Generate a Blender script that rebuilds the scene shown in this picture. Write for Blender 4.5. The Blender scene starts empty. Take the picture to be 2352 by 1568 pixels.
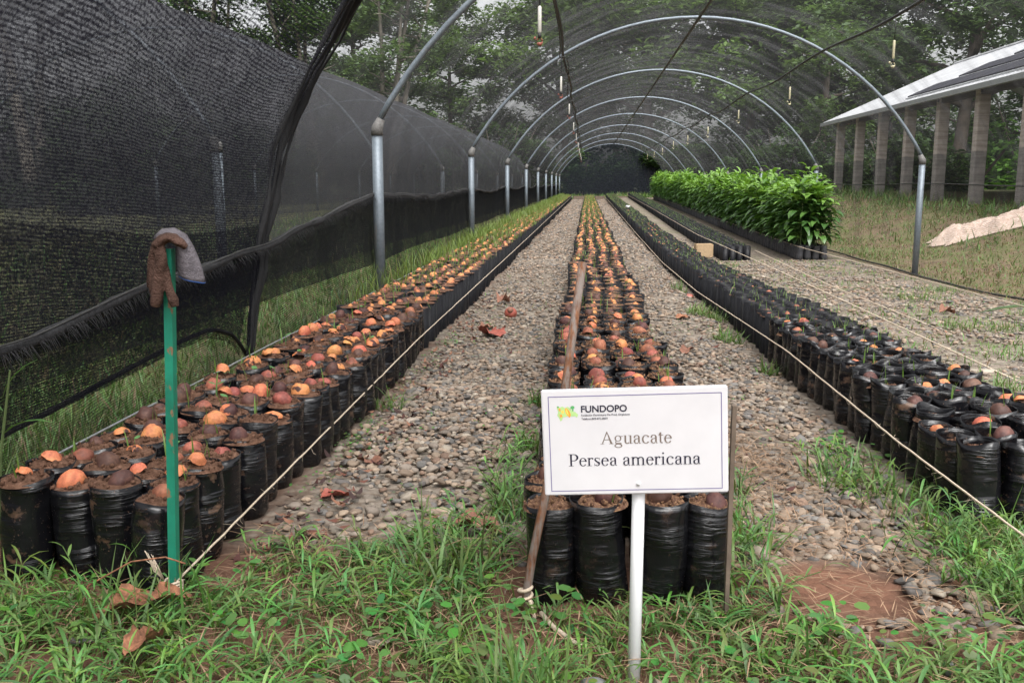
import bpy, math, random
import numpy as np
from mathutils import Vector, noise as mnoise

random.seed(7)
RNG = np.random.default_rng(7)
SC = bpy.context.scene
COL = SC.collection
R = math.radians
pi = math.pi

# ------------------------------------------------------------------ camera
H = 1.05
cam_d = bpy.data.cameras.new('camera')
cam = bpy.data.objects.new('camera', cam_d)
COL.objects.link(cam)
cam.location = (0, 0, H)
cam.rotation_euler = (R(90 - 9.479), 0, R(4.501))
cam_d.sensor_width = 36.0
cam_d.lens = 36.0 * 2180 / 2352
cam_d.clip_start = 0.05
cam_d.clip_end = 1500
SC.camera = cam

# ------------------------------------------------------------------ world, sun, exposure
w = bpy.data.worlds.new('World')
SC.world = w
w.use_nodes = True
wn, wl = w.node_tree.nodes, w.node_tree.links
wn.clear()
wo = wn.new('ShaderNodeOutputWorld')
bg = wn.new('ShaderNodeBackground')
sky = wn.new('ShaderNodeTexSky')
sky.sky_type = 'NISHITA'
sky.sun_disc = False
sky.sun_elevation = R(62)
sky.sun_rotation = R(160)
sky.air_density = 1.0
sky.dust_density = 6.0
sky.ozone_density = 1.0
hs = wn.new('ShaderNodeHueSaturation')
hs.inputs['Saturation'].default_value = 0.10
wl.new(sky.outputs[0], hs.inputs['Color'])
wl.new(hs.outputs[0], bg.inputs['Color'])
bg.inputs['Strength'].default_value = 0.15
wl.new(bg.outputs[0], wo.inputs[0])

sun_d = bpy.data.lights.new('sun', 'SUN')
sun_d.energy = 1.5
sun_d.angle = R(50)
sun_d.color = (1.0, 0.97, 0.94)
sun = bpy.data.objects.new('sun', sun_d)
COL.objects.link(sun)
sun.rotation_euler = (R(28), 0, R(20))
sun.location = (0, -5, 30)

SC.view_settings.view_transform = 'Standard'
SC.view_settings.look = 'None'
SC.view_settings.exposure = 1.14
SC.view_settings.gamma = 1.0
SC.view_settings.use_curve_mapping = False
SC.render.engine = 'CYCLES'
SC.cycles.transparent_max_bounces = 20
SC.cycles.max_bounces = 5
SC.cycles.diffuse_bounces = 3
SC.cycles.glossy_bounces = 2
SC.cycles.transmission_bounces = 3
SC.cycles.use_denoising = True
SC.cycles.caustics_reflective = False
SC.cycles.caustics_refractive = False


# ------------------------------------------------------------------ helpers
def tag(o, label=None, cat=None, group=None, kind=None):
    if label: o['label'] = label
    if cat: o['category'] = cat
    if group: o['group'] = group
    if kind: o['kind'] = kind
    return o


def link(name, data, parent=None, loc=None):
    o = bpy.data.objects.new(name, data)
    COL.objects.link(o)
    if parent is not None: o.parent = parent
    if loc is not None: o.location = loc
    return o


def empty(name, loc=(0, 0, 0), rz=0):
    o = link(name, None, None, loc)
    o.empty_display_size = 0.1
    o.rotation_euler = (0, 0, rz)
    return o


def mesh_np(name, V, Fs, mats=(), midx=None, cols=None, uvs=None, smooth=False):
    """V (n,3); Fs list of int arrays (m,k); midx list per array; cols (n,4); uvs (n,2)"""
    me = bpy.data.meshes.new(name)
    V = np.asarray(V, np.float32)
    Fs = [np.asarray(f, np.int32) for f in Fs if len(f)]
    me.vertices.add(len(V))
    me.vertices.foreach_set('co', V.ravel())
    nl = sum(f.size for f in Fs)
    nf = sum(len(f) for f in Fs)
    me.loops.add(nl)
    vi = np.concatenate([f.ravel() for f in Fs])
    me.loops.foreach_set('vertex_index', vi)
    me.polygons.add(nf)
    tot = np.concatenate([np.full(len(f), f.shape[1], np.int32) for f in Fs])
    st = np.concatenate([[0], np.cumsum(tot)[:-1]]).astype(np.int32)
    me.polygons.foreach_set('loop_start', st)
    me.polygons.foreach_set('loop_total', tot)
    for m in mats: me.materials.append(m)
    if midx is not None:
        mi = np.concatenate([np.broadcast_to(np.asarray(a, np.int32), (len(f),)) for a, f in zip(midx, Fs)])
        me.polygons.foreach_set('material_index', mi.astype(np.int32))
    if smooth:
        me.polygons.foreach_set('use_smooth', np.ones(nf, bool))
    if cols is not None:
        a = me.color_attributes.new('Col', 'FLOAT_COLOR', 'POINT')
        c = np.asarray(cols, np.float32)
        if c.shape[1] == 3: c = np.concatenate([c, np.ones((len(c), 1), np.float32)], 1)
        a.data.foreach_set('color', c.ravel())
    if uvs is not None:
        u = me.uv_layers.new(name='UVMap')
        u.data.foreach_set('uv', np.asarray(uvs, np.float32)[vi].ravel())
    me.update(calc_edges=True)
    return me


class MB:
    """collects shapes into one mesh"""
    def __init__(s): s.v = []; s.f = []; s.n = 0; s.m = []
    def add(s, V, F, mi=0):
        s.v.append(np.asarray(V, float).reshape(-1, 3))
        for f in F: s.f.append([i + s.n for i in f]); s.m.append(mi)
        s.n += len(s.v[-1])
    def box(s, x0, x1, y0, y1, z0, z1, mi=0):
        V = [(x, y, z) for z in (z0, z1) for y in (y0, y1) for x in (x0, x1)]
        s.add(V, [(0, 2, 3, 1), (4, 5, 7, 6), (0, 1, 5, 4), (2, 6, 7, 3), (0, 4, 6, 2), (1, 3, 7, 5)], mi)
    def tube(s, P, rad, n=8, mi=0, cap=True, flat=None):
        V, F = tube_geo(P, rad, n, cap, flat)
        s.add(V, F, mi)
    def build(s, name, mats, parent=None, smooth=False, loc=None):
        me = bpy.data.meshes.new(name)
        me.from_pydata([tuple(p) for p in np.concatenate(s.v)], [], s.f)
        for m in (mats if isinstance(mats, (list, tuple)) else [mats]): me.materials.append(m)
        me.polygons.foreach_set('material_index', s.m)
        if smooth: me.polygons.foreach_set('use_smooth', [True] * len(me.polygons))
        me.update()
        return link(name, me, parent, loc)


def tube_geo(P, rad, n=8, cap=True, flat=None):
    P = np.asarray(P, float)
    k = len(P)
    rad = np.broadcast_to(np.asarray(rad, float), (k,))
    T = np.gradient(P, axis=0)
    T /= np.linalg.norm(T, axis=1)[:, None] + 1e-9
    ref = np.array([0, 0, 1.0]) if abs(T[:, 2]).mean() < 0.8 else np.array([0, 1.0, 0])
    V = []
    ang = np.linspace(0, 2 * pi, n, endpoint=False)
    for i in range(k):
        a = np.cross(T[i], ref); a /= np.linalg.norm(a) + 1e-9
        b = np.cross(a, T[i])
        fa, fb = (1, 1) if flat is None else flat
        V.append(P[i] + rad[i] * (np.cos(ang)[:, None] * a * fa + np.sin(ang)[:, None] * b * fb))
    V = np.concatenate(V)
    F = [(i * n + j, i * n + (j + 1) % n, (i + 1) * n + (j + 1) % n, (i + 1) * n + j) for i in range(k - 1) for j in range(n)]
    if cap:
        F.append(tuple(range(n))[::-1]); F.append(tuple((k - 1) * n + j for j in range(n)))
    return V, F


def grid_faces(nu, nv):
    i, j = np.meshgrid(np.arange(nu - 1), np.arange(nv - 1), indexing='ij')
    a = (i * nv + j).ravel()
    return np.stack([a, a + nv, a + nv + 1, a + 1], 1)


def rotz_mats(ang):
    c, s = np.cos(ang), np.sin(ang)
    M = np.zeros((len(ang), 3, 3)); M[:, 0, 0] = c; M[:, 0, 1] = -s; M[:, 1, 0] = s; M[:, 1, 1] = c; M[:, 2, 2] = 1
    return M


def rand_rots(n, tilt=pi):
    a, b, c = RNG.uniform(0, 2 * pi, n), RNG.uniform(-tilt, tilt, n), RNG.uniform(0, 2 * pi, n)
    X = np.zeros((n, 3, 3)); X[:, 0, 0] = 1; X[:, 1, 1] = np.cos(b); X[:, 1, 2] = -np.sin(b); X[:, 2, 1] = np.sin(b); X[:, 2, 2] = np.cos(b)
    return rotz_mats(a) @ X @ rotz_mats(c)


def scatter(Vt, Ft, M, T):
    V = np.einsum('nij,kj->nki', M, Vt) + T[:, None, :]
    F = Ft[None] + (np.arange(len(T)) * len(Vt))[:, None, None]
    return V.reshape(-1, 3), F.reshape(-1, Ft.shape[1])


def vnoise(x, y, s, seed=0.0):
    """cheap smooth 2d value noise, arrays"""
    x = np.asarray(x) * s + seed * 17.3; y = np.asarray(y) * s + seed * 7.7
    xi, yi = np.floor(x), np.floor(y); xf, yf = x - xi, y - yi
    u, v = xf * xf * (3 - 2 * xf), yf * yf * (3 - 2 * yf)
    def h(a, b):
        t = np.sin(a * 127.1 + b * 311.7 + seed) * 43758.5453
        return t - np.floor(t)
    return (h(xi, yi) * (1 - u) + h(xi + 1, yi) * u) * (1 - v) + (h(xi, yi + 1) * (1 - u) + h(xi + 1, yi + 1) * u) * v


AX = np.array([-60, .9, 1.07, 2.5, 4.0, 5.1, 6.2, 60]); AZ = np.array([0, 0, .14, .40, .37, .38, .36, .36])
BY = np.array([-60, 4, 13, 20, 60, 90]); BZ = np.array([0, 0, 1, 1, -.35, -.35])
def zg(x, y):
    x = np.asarray(x, float); y = np.asarray(y, float)
    z = -np.interp(x, AX, AZ) * np.interp(y, BY, BZ)
    t = np.clip((x - 6.2) / 3.4, 0, 1)
    return z + t * t * (3 - 2 * t) * .8 * np.clip((y - 4) / 8, 0, 1)
def zf(x, y): return float(zg(x, y))


# ------------------------------------------------------------------ materials
class NT:
    def __init__(s, name):
        s.m = bpy.data.materials.new(name); s.m.use_nodes = True
        s.n, s.l = s.m.node_tree.nodes, s.m.node_tree.links
        s.b = s.n.get('Principled BSDF'); s.out = s.n.get('Material Output')
    def new(s, t, **kw):
        n = s.n.new(t)
        for k, v in kw.items():
            if hasattr(n, k): setattr(n, k, v)
        return n
    def put(s, sock, v):
        if isinstance(v, bpy.types.NodeSocket): s.l.new(v, sock)
        elif isinstance(v, (tuple, list)) and len(v) == 3 and sock.type == 'RGBA': sock.default_value = (*v, 1)
        else: sock.default_value = v
    def coord(s, kind='Object'): return s.new('ShaderNodeTexCoord').outputs[kind]
    def mapping(s, v, scale=(1, 1, 1)):
        n = s.new('ShaderNodeMapping'); s.l.new(v, n.inputs[0]); n.inputs['Scale'].default_value = scale; return n.outputs[0]
    def noise(s, v, scale, detail=3, rough=.55, out=0):
        n = s.new('ShaderNodeTexNoise'); s.l.new(v, n.inputs['Vector'])
        n.inputs['Scale'].default_value = scale; n.inputs['Detail'].default_value = detail; n.inputs['Roughness'].default_value = rough
        return n.outputs[out]
    def voro(s, v, scale, out='Distance', feature='F1'):
        n = s.new('ShaderNodeTexVoronoi'); n.feature = feature; s.l.new(v, n.inputs['Vector']); n.inputs['Scale'].default_value = scale
        return n.outputs[out]
    def ramp(s, f, stops, interp='LINEAR'):
        n = s.new('ShaderNodeValToRGB'); s.l.new(f, n.inputs[0]); e = n.color_ramp.elements; n.color_ramp.interpolation = interp
        while len(e) < len(stops): e.new(.5)
        for i, (p, c) in enumerate(stops):
            e[i].position = p; e[i].color = (c, c, c, 1) if not isinstance(c, tuple) else (*c, 1)
        return n.outputs[0]
    def mix(s, f, a, b, blend='MIX'):
        n = s.new('ShaderNodeMix'); n.data_type = 'RGBA'; n.blend_type = blend
        s.put(n.inputs[0], f); s.put(n.inputs[6], a); s.put(n.inputs[7], b); return n.outputs[2]
    def math(s, op, a, b=None, c=None, clamp=False):
        n = s.new('ShaderNodeMath'); n.operation = op; n.use_clamp = clamp
        s.put(n.inputs[0], a)
        if b is not None: s.put(n.inputs[1], b)
        if c is not None: s.put(n.inputs[2], c)
        return n.outputs[0]
    def attr(s, name='Col'):
        n = s.new('ShaderNodeAttribute'); n.attribute_name = name; return n.outputs['Color']
    def rnd(s): return s.new('ShaderNodeObjectInfo').outputs['Random']
    def bump(s, h, strength=.3, dist=.01):
        n = s.new('ShaderNodeBump'); s.l.new(h, n.inputs['Height']); n.inputs['Strength'].default_value = strength; n.inputs['Distance'].default_value = dist
        s.l.new(n.outputs[0], s.b.inputs['Normal']); return n
    def base(s, c, rough=.7, metal=0, spec=.5):
        s.put(s.b.inputs['Base Color'], c); s.put(s.b.inputs['Roughness'], rough); s.put(s.b.inputs['Metallic'], metal)
        s.b.inputs['Specular IOR Level'].default_value = spec
        return s


def simple(name, c, rough=.6, metal=0, var=.25, scale=20, bump=0, spec=.5):
    t = NT(name); o = t.coord()
    n = t.noise(o, scale, 4)
    f = t.ramp(n, [(.3, 1 - var), (.7, 1 + var * .6)])
    t.base(t.mix(1.0, c, f, 'MULTIPLY'), rough, metal, spec)
    if bump: t.bump(t.noise(o, scale * 3, 4), bump, .004)
    return t.m


def colattr(name, rough=.6, trans=0.0, spec=.4, bumps=0):
    t = NT(name); a = t.attr()
    t.base(a, rough, 0, spec)
    if trans:
        tr = t.new('ShaderNodeBsdfTranslucent'); t.l.new(t.mix(1.0, a, (1.15, 1.25, .6), 'MULTIPLY'), tr.inputs['Color'])
        mx = t.new('ShaderNodeMixShader'); mx.inputs[0].default_value = trans
        t.l.new(t.b.outputs[0], mx.inputs[1]); t.l.new(tr.outputs[0], mx.inputs[2]); t.l.new(mx.outputs[0], t.out.inputs[0])
    if bumps: t.bump(t.noise(t.coord(), bumps, 4), .4, .004)
    return t.m


M = {}
M['grass'] = colattr('grass_blade', .45, .3, .4)
M['leaf'] = colattr('tree_leaf', .5, .4, .3)
M['stone'] = colattr('pebble', .75, 0, .35, 90)
M['straw'] = colattr('dry_straw', .8, 0, .2)


def mat_plastic(name, muddy, dull=0.0):
    t = NT(name); o = t.coord('Object'); r = t.rnd()
    add = t.new('ShaderNodeVectorMath'); add.operation = 'ADD'; t.l.new(o, add.inputs[0])
    cmb = t.new('ShaderNodeCombineXYZ')
    for i in range(3): t.l.new(t.math('MULTIPLY', r, 37.0 + i * 11), cmb.inputs[i])
    t.l.new(cmb.outputs[0], add.inputs[1]); v = add.outputs[0]
    wr = t.math('MULTIPLY', t.noise(t.mapping(v, (10, 10, 120)), 1.0, 3, .55), t.ramp(t.noise(t.mapping(v, (5, 5, 16)), 1.0, 2), [(.42, .05), (.62, 1.3)]))
    big = t.noise(t.mapping(v, (14, 14, 9)), 1.0, 2)
    h = t.math('ADD', t.math('MULTIPLY', wr, .7), t.math('MULTIPLY', big, .9))
    t.bump(h, 1.0, .010)
    mud = t.ramp(t.noise(t.mapping(v, (14, 14, 20)), 1.0, 5, .65), [(.62 - .04 * muddy, 0.0), (.72 - .02 * muddy, .8 * muddy)])
    speck = t.ramp(t.noise(v, 160, 2), [(.68, 0.0), (.74, .5)])
    mm = t.math('MAXIMUM', mud, t.math('MULTIPLY', speck, muddy + .15))
    t.base(t.mix(mm, (.006 + .05 * dull, .006 + .05 * dull, .0075 + .055 * dull), (.16, .09, .055)), t.math('ADD', t.math('MULTIPLY', mm, .45), .22 + .3 * dull), 0, .5)
    return t.m


M['bag'] = mat_plastic('black_polythene', .3)
M['bag_mud'] = mat_plastic('black_polythene_muddy', 1.0)
M['bag_far'] = simple('far_polythene', (.009, .009, .011), .5, 0, .3, 40, 0, .22)
M['bag_old'] = mat_plastic('weathered_polythene', .5, .9)


def mat_soil(name, husk):
    t = NT(name); o = t.coord('Object')
    c = t.ramp(t.noise(o, 45, 5, .7), [(.3, (.065, .034, .022)), (.5, (.155, .082, .053)), (.7, (.25, .14, .095))])
    if husk:
        v = t.voro(t.mapping(o, (1, 1.8, 1)), 190, 'Color')
        f = t.ramp(v, [(.60, 0.0), (.66, 1.0)])
        c = t.mix(t.math('MULTIPLY', f, .85), c, (.34, .20, .11))
    t.base(c, .95, 0, .15)
    t.bump(t.noise(o, 130, 5, .7), 1.0, .012)
    return t.m


M['soil'] = mat_soil('brown_potting_soil', 0)
M['soil_husk'] = mat_soil('husky_potting_soil', 1)


def mat_seed(name, a, b, lo, hi, vein=.4):
    t = NT(name); o = t.coord('Object'); r = t.rnd()
    add = t.new('ShaderNodeVectorMath'); add.operation = 'ADD'; t.l.new(o, add.inputs[0])
    cmb = t.new('ShaderNodeCombineXYZ'); t.l.new(t.math('MULTIPLY', r, 9.0), cmb.inputs[0]); t.l.new(t.math('MULTIPLY', r, 23.0), cmb.inputs[1])
    t.l.new(cmb.outputs[0], add.inputs[1]); v = add.outputs[0]
    f = t.ramp(t.noise(v, 22, 4, .55), [(lo, 0.0), (hi, 1.0)])
    fine = t.ramp(t.noise(v, 110, 4, .7), [(.3, 1 - vein), (.65, 1.12)])
    c = t.mix(1.0, t.mix(f, a, b), fine, 'MULTIPLY')
    hs = t.new('ShaderNodeHueSaturation'); t.l.new(c, hs.inputs['Color']); t.l.new(t.math('ADD', t.math('MULTIPLY', r, .03), .488), hs.inputs['Hue'])
    t.base(hs.outputs[0], .62, 0, .35)
    t.bump(t.noise(v, 90, 4), .35, .003)
    return t.m


M['seed_orange'] = mat_seed('orange_seed_flesh', (.60, .225, .095), (.50, .15, .08), .4, .6, .35)
M['seed_peel'] = mat_seed('peeling_seed_skin', (.58, .21, .085), (.06, .026, .022), .49, .54, .25)
M['seed_red'] = mat_seed('reddish_seed', (.36, .11, .075), (.20, .06, .045), .4, .62, .35)
M['seed_dark'] = mat_seed('dark_seed_skin', (.075, .032, .027), (.16, .075, .055), .45, .7, .4)


def mat_galv():
    t = NT('galvanised_steel'); o = t.coord('Object')
    f = t.noise(o, 35, 5, .7)
    c = t.ramp(f, [(.3, (.12, .145, .17)), (.7, (.20, .23, .255))])
    st = t.ramp(t.noise(t.mapping(o, (9, 9, 2)), 1.0, 4), [(.62, 0.0), (.75, .5)])
    t.base(t.mix(st, c, (.25, .21, .17)), .5, .35, .4)
    t.bump(f, .12, .003)
    return t.m


M['galv'] = mat_galv()
M['rust'] = None
M['rustjoint'] = simple('weld_joint', (.15, .145, .138), .7, .2, .4, 60)
M['pipe'] = simple('black_hose', (.018, .018, .017), .55, 0, .3)
M['oldpipe'] = simple('mossy_pipe', (.075, .075, .055), .8, 0, .4)
M['white_pipe'] = simple('white_enamel', (.78, .79, .81), .35, 0, .03)
M['board'] = simple('white_sheet_metal', (.68, .68, .70), .4, 0, .06, 9)
M['ink_navy'] = simple('navy_ink', (.010, .009, .03), .6, 0, .05)
M['ink_lilac'] = simple('lilac_ink', (.15, .13, .30), .6, 0, .05)
M['ink_brown'] = simple('faded_brown_ink', (.19, .15, .125), .6, 0, .12)
M['ink_green'] = simple('light_green_ink', (.45, .68, .27), .6, 0, .1)
M['ink_dgreen'] = simple('green_ink', (.10, .42, .13), .6, 0, .1)
M['ink_orange'] = simple('orange_ink', (.85, .36, .05), .6, 0, .15)
M['ink_yellow'] = simple('yellow_ink', (.85, .66, .12), .6, 0, .1)
M['twine'] = simple('sisal_twine', (.56, .46, .35), .9, 0, .25, 120, .4)
M['hemcord'] = simple('frayed_hem', (.06, .06, .057), .9, 0, .4, 30)
M['cable'] = simple('grey_wire', (.40, .41, .42), .45, .4, .15)
M['wtube'] = simple('white_plastic_tube', (.62, .60, .54), .5, 0, .2, 40)
M['ytube'] = simple('yellowed_plastic_tube', (.50, .46, .30), .5, 0, .3, 40)
M['redplastic'] = simple('red_plastic', (.25, .075, .05), .5, 0, .2)
M['brick'] = simple('tan_block', (.38, .27, .16), .9, 0, .2, 25, .5)
M['fruit'] = simple('reddish_fruit_skin', (.30, .075, .05), .55, 0, .35, 40)
M['deadleaf'] = simple('dry_brown_leaf', (.21, .095, .06), .8, 0, .4, 35, .4)
M['bark'] = simple('tree_bark', (.13, .105, .085), .95, 0, .4, 3, .6)
M['palebark'] = simple('pale_bark', (.26, .23, .19), .95, 0, .4, 3, .5)
M['orangebark'] = simple('peeled_bark', (.27, .115, .06), .85, 0, .6, 60, .7)
M['wood'] = simple('old_timber', (.16, .12, .09), .9, 0, .35, 15, .4)
M['bigstone'] = simple('pale_stone', (.31, .26, .21), .85, 0, .3, 18, .5)
M['slate'] = simple('grey_stone', (.20, .20, .20), .8, 0, .3, 18, .5)
M['stemgreen'] = simple('green_stem', (.10, .14, .05), .6, 0, .25)


def mat_post():
    t = NT('chipped_green_paint'); o = t.coord('Object')
    f = t.ramp(t.noise(t.mapping(o, (60, 60, 28)), 1.0, 5, .6), [(.60, 0.0), (.64, 1.0)])
    c = t.mix(1.0, (.012, .20, .125), t.ramp(t.noise(o, 14, 4), [(.3, .75), (.7, 1.2)]), 'MULTIPLY')
    t.base(t.mix(f, c, (.22, .13, .075)), .5, 0, .45)
    t.bump(t.noise(o, 120, 3), .15, .002)
    return t.m


M['green_post'] = mat_post()


def mat_rust():
    t = NT('rusty_steel'); o = t.coord('Object')
    f = t.ramp(t.noise(t.mapping(o, (60, 60, 9)), 1.0, 5, .65), [(.42, 0.0), (.58, 1.0)])
    c = t.mix(f, (.20, .165, .145), t.ramp(t.noise(o, 70, 4), [(.3, (.10, .042, .022)), (.7, (.24, .105, .05))]))
    t.base(c, .85, .1, .3); t.bump(t.noise(o, 150, 4), .4, .003)
    return t.m


M['rust'] = mat_rust()


def mat_fabric(name, c, c2, sc=300):
    t = NT(name); o = t.coord('Object')
    f = t.noise(o, 25, 5, .65)
    t.base(t.ramp(f, [(.3, c2), (.65, c)]), .95, 0, .15)
    t.bump(t.math('ADD', t.noise(o, sc, 3), t.math('MULTIPLY', t.noise(o, 75, 4, .6), 1.6)), .9, .005)
    return t.m


M['glove'] = mat_fabric('brown_glove_coating', (.125, .072, .056), (.045, .026, .02))
M['cuff'] = mat_fabric('grey_knit', (.17, .155, .17), (.10, .09, .10), 350)
M['blue'] = simple('blue_hem', (.04, .13, .45), .9, 0, .1)
M['tarp'] = mat_fabric('pale_tarpaulin', (.56, .46, .40), (.42, .30, .23), 14)


def mat_net(name, T, alb=(.085, .085, .095), lines=.35, pitch=.02, warp=.4, tl=.35, fleck=0.0, mincos=.14, speck=.25, sps=150):
    """woven shade cloth: threads over holes; the threads have thickness, so the cloth closes up at a slant"""
    t = NT(name); t.n.remove(t.b)
    uv = t.coord('UV')
    sp = t.new('ShaderNodeSeparateXYZ'); t.l.new(uv, sp.inputs[0])
    nz = t.noise(uv, 1.6, 3, .55)
    nz2 = t.noise(t.mapping(uv, (1, 1, 1)), 14, 2, .5)
    vv = t.math('ADD', sp.outputs[1], t.math('MULTIPLY', nz, warp))
    vv = t.math('ADD', vv, t.math('MULTIPLY', nz2, warp * .04))
    s1 = t.math('SINE', t.math('MULTIPLY', vv, 2 * pi / pitch))
    uu = t.math('ADD', sp.outputs[0], t.math('MULTIPLY', nz2, .004))
    s2 = t.math('SINE', t.math('MULTIPLY', uu, 2 * pi / (pitch * .75)))
    pat = t.math('ADD', t.math('MULTIPLY', s1, lines), t.math('MULTIPLY', s2, lines * .45))
    blot = t.math('MULTIPLY', t.math('SUBTRACT', t.noise(t.mapping(uv, (2.2, .9, 1)), 1.0, 3), .5), .7)
    Te = t.math('MULTIPLY', t.math('ADD', t.math('ADD', 1.0, pat), blot), T)
    sc_ = t.new('ShaderNodeSeparateColor'); t.l.new(t.voro(t.mapping(uv, (1, 1.6, 1)), sps, 'Color'), sc_.inputs[0])
    Te = t.math('MULTIPLY', Te, t.math('ADD', 1.0 - speck * .5, t.math('MULTIPLY', sc_.outputs[0], speck)))
    Te = t.math('MINIMUM', t.math('MAXIMUM', Te, .015), .95)
    ge = t.new('ShaderNodeNewGeometry')
    dp = t.new('ShaderNodeVectorMath'); dp.operation = 'DOT_PRODUCT'
    t.l.new(ge.outputs['Incoming'], dp.inputs[0]); t.l.new(ge.outputs['True Normal'], dp.inputs[1])
    cs = t.math('MAXIMUM', t.math('ABSOLUTE', dp.outputs['Value']), mincos)
    ex = t.math('POWER', t.math('DIVIDE', 1.0, cs), .9)
    Tf = t.math('POWER', Te, ex)
    df = t.new('ShaderNodeBsdfDiffuse'); tl_ = t.new('ShaderNodeBsdfTranslucent'); tr = t.new('ShaderNodeBsdfTransparent')
    c = alb
    if fleck:
        fl = t.ramp(t.noise(t.mapping(uv, (26, 3.2, 1)), 1.0, 4, .7), [(.62, 0.0), (.72, fleck)])
        c = t.mix(fl, alb, (.20, .19, .12))
    t.put(df.inputs[0], c); t.put(tl_.inputs[0], c)
    m1 = t.new('ShaderNodeMixShader'); m1.inputs[0].default_value = tl
    t.l.new(df.outputs[0], m1.inputs[1]); t.l.new(tl_.outputs[0], m1.inputs[2])
    m2 = t.new('ShaderNodeMixShader'); t.l.new(Tf, m2.inputs[0]); t.l.new(m1.outputs[0], m2.inputs[1]); t.l.new(tr.outputs[0], m2.inputs[2])
    t.l.new(m2.outputs[0], t.out.inputs[0])
    return t.m


M['net'] = mat_net('shade_cloth', .92, (.095, .095, .10), .06, .012, .1, .5, 0, .10, .12)
M['net_r'] = mat_net('shade_cloth_right', .95, (.10, .10, .105), .03, .012, .1, .5, 0, .08, .06)
M['net_side'] = mat_net('side_shade_cloth', .60, (.024, .025, .027), .25, .016, .08, .35, .6, .14, .7, 80)
M['net_curtain'] = mat_net('curtain_shade_cloth', .70, (.019, .019, .027), .42, .013, .05, .35, 0, .45, 1.1, 90)
M['net_curtain2'] = mat_net('curtain_shade_cloth_back', .60, (.015, .015, .020), .25, .019, .06, .35, 0, .45, .9, 70)
M['net_neigh'] = mat_net('neighbour_shade_cloth', .60, (.075, .076, .084), .15, .02, .1, .4, .45, .3, .7, 60)
M['net_end'] = mat_net('end_shade_cloth', .30, (.034, .038, .047), .1, .05, .2, .3)
M['net_right'] = mat_net('right_shade_cloth', .93, (.06, .06, .062), .10, .02, .2, .5, .3)
M['net_fold'] = simple('folded_shade_cloth', (.007, .007, .008), .9, 0, .5, 60, .8)
M['net_roll'] = simple('rolled_shade_cloth', (.022, .022, .024), .95, 0, .6, 50, .9)


# ------------------------------------------------------------------ ground
def axis(lo, d0, d1, step, hi, grow=1.22):
    a = list(np.arange(d0, d1 + 1e-6, step)); s = step; x = a[-1]
    while x < hi: s *= grow; x += s; a.append(x)
    s = step; x = a[0]; pre = []
    while x > lo: s *= grow; x -= s; pre.append(x)
    return np.array(pre[::-1] + a)


gx = axis(-500, -3.2, 6.2, .09, 500); gy = axis(-300, 1.0, 15, .09, 900)
X, Y = np.meshgrid(gx, gy, indexing='ij')
Z = zg(X, Y) + (vnoise(X, Y, 2.3) - .5) * .02 + (vnoise(X, Y, 7, 2) - .5) * .012
Z = np.where(np.abs(X) > 40, 0 * Z, Z)


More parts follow.
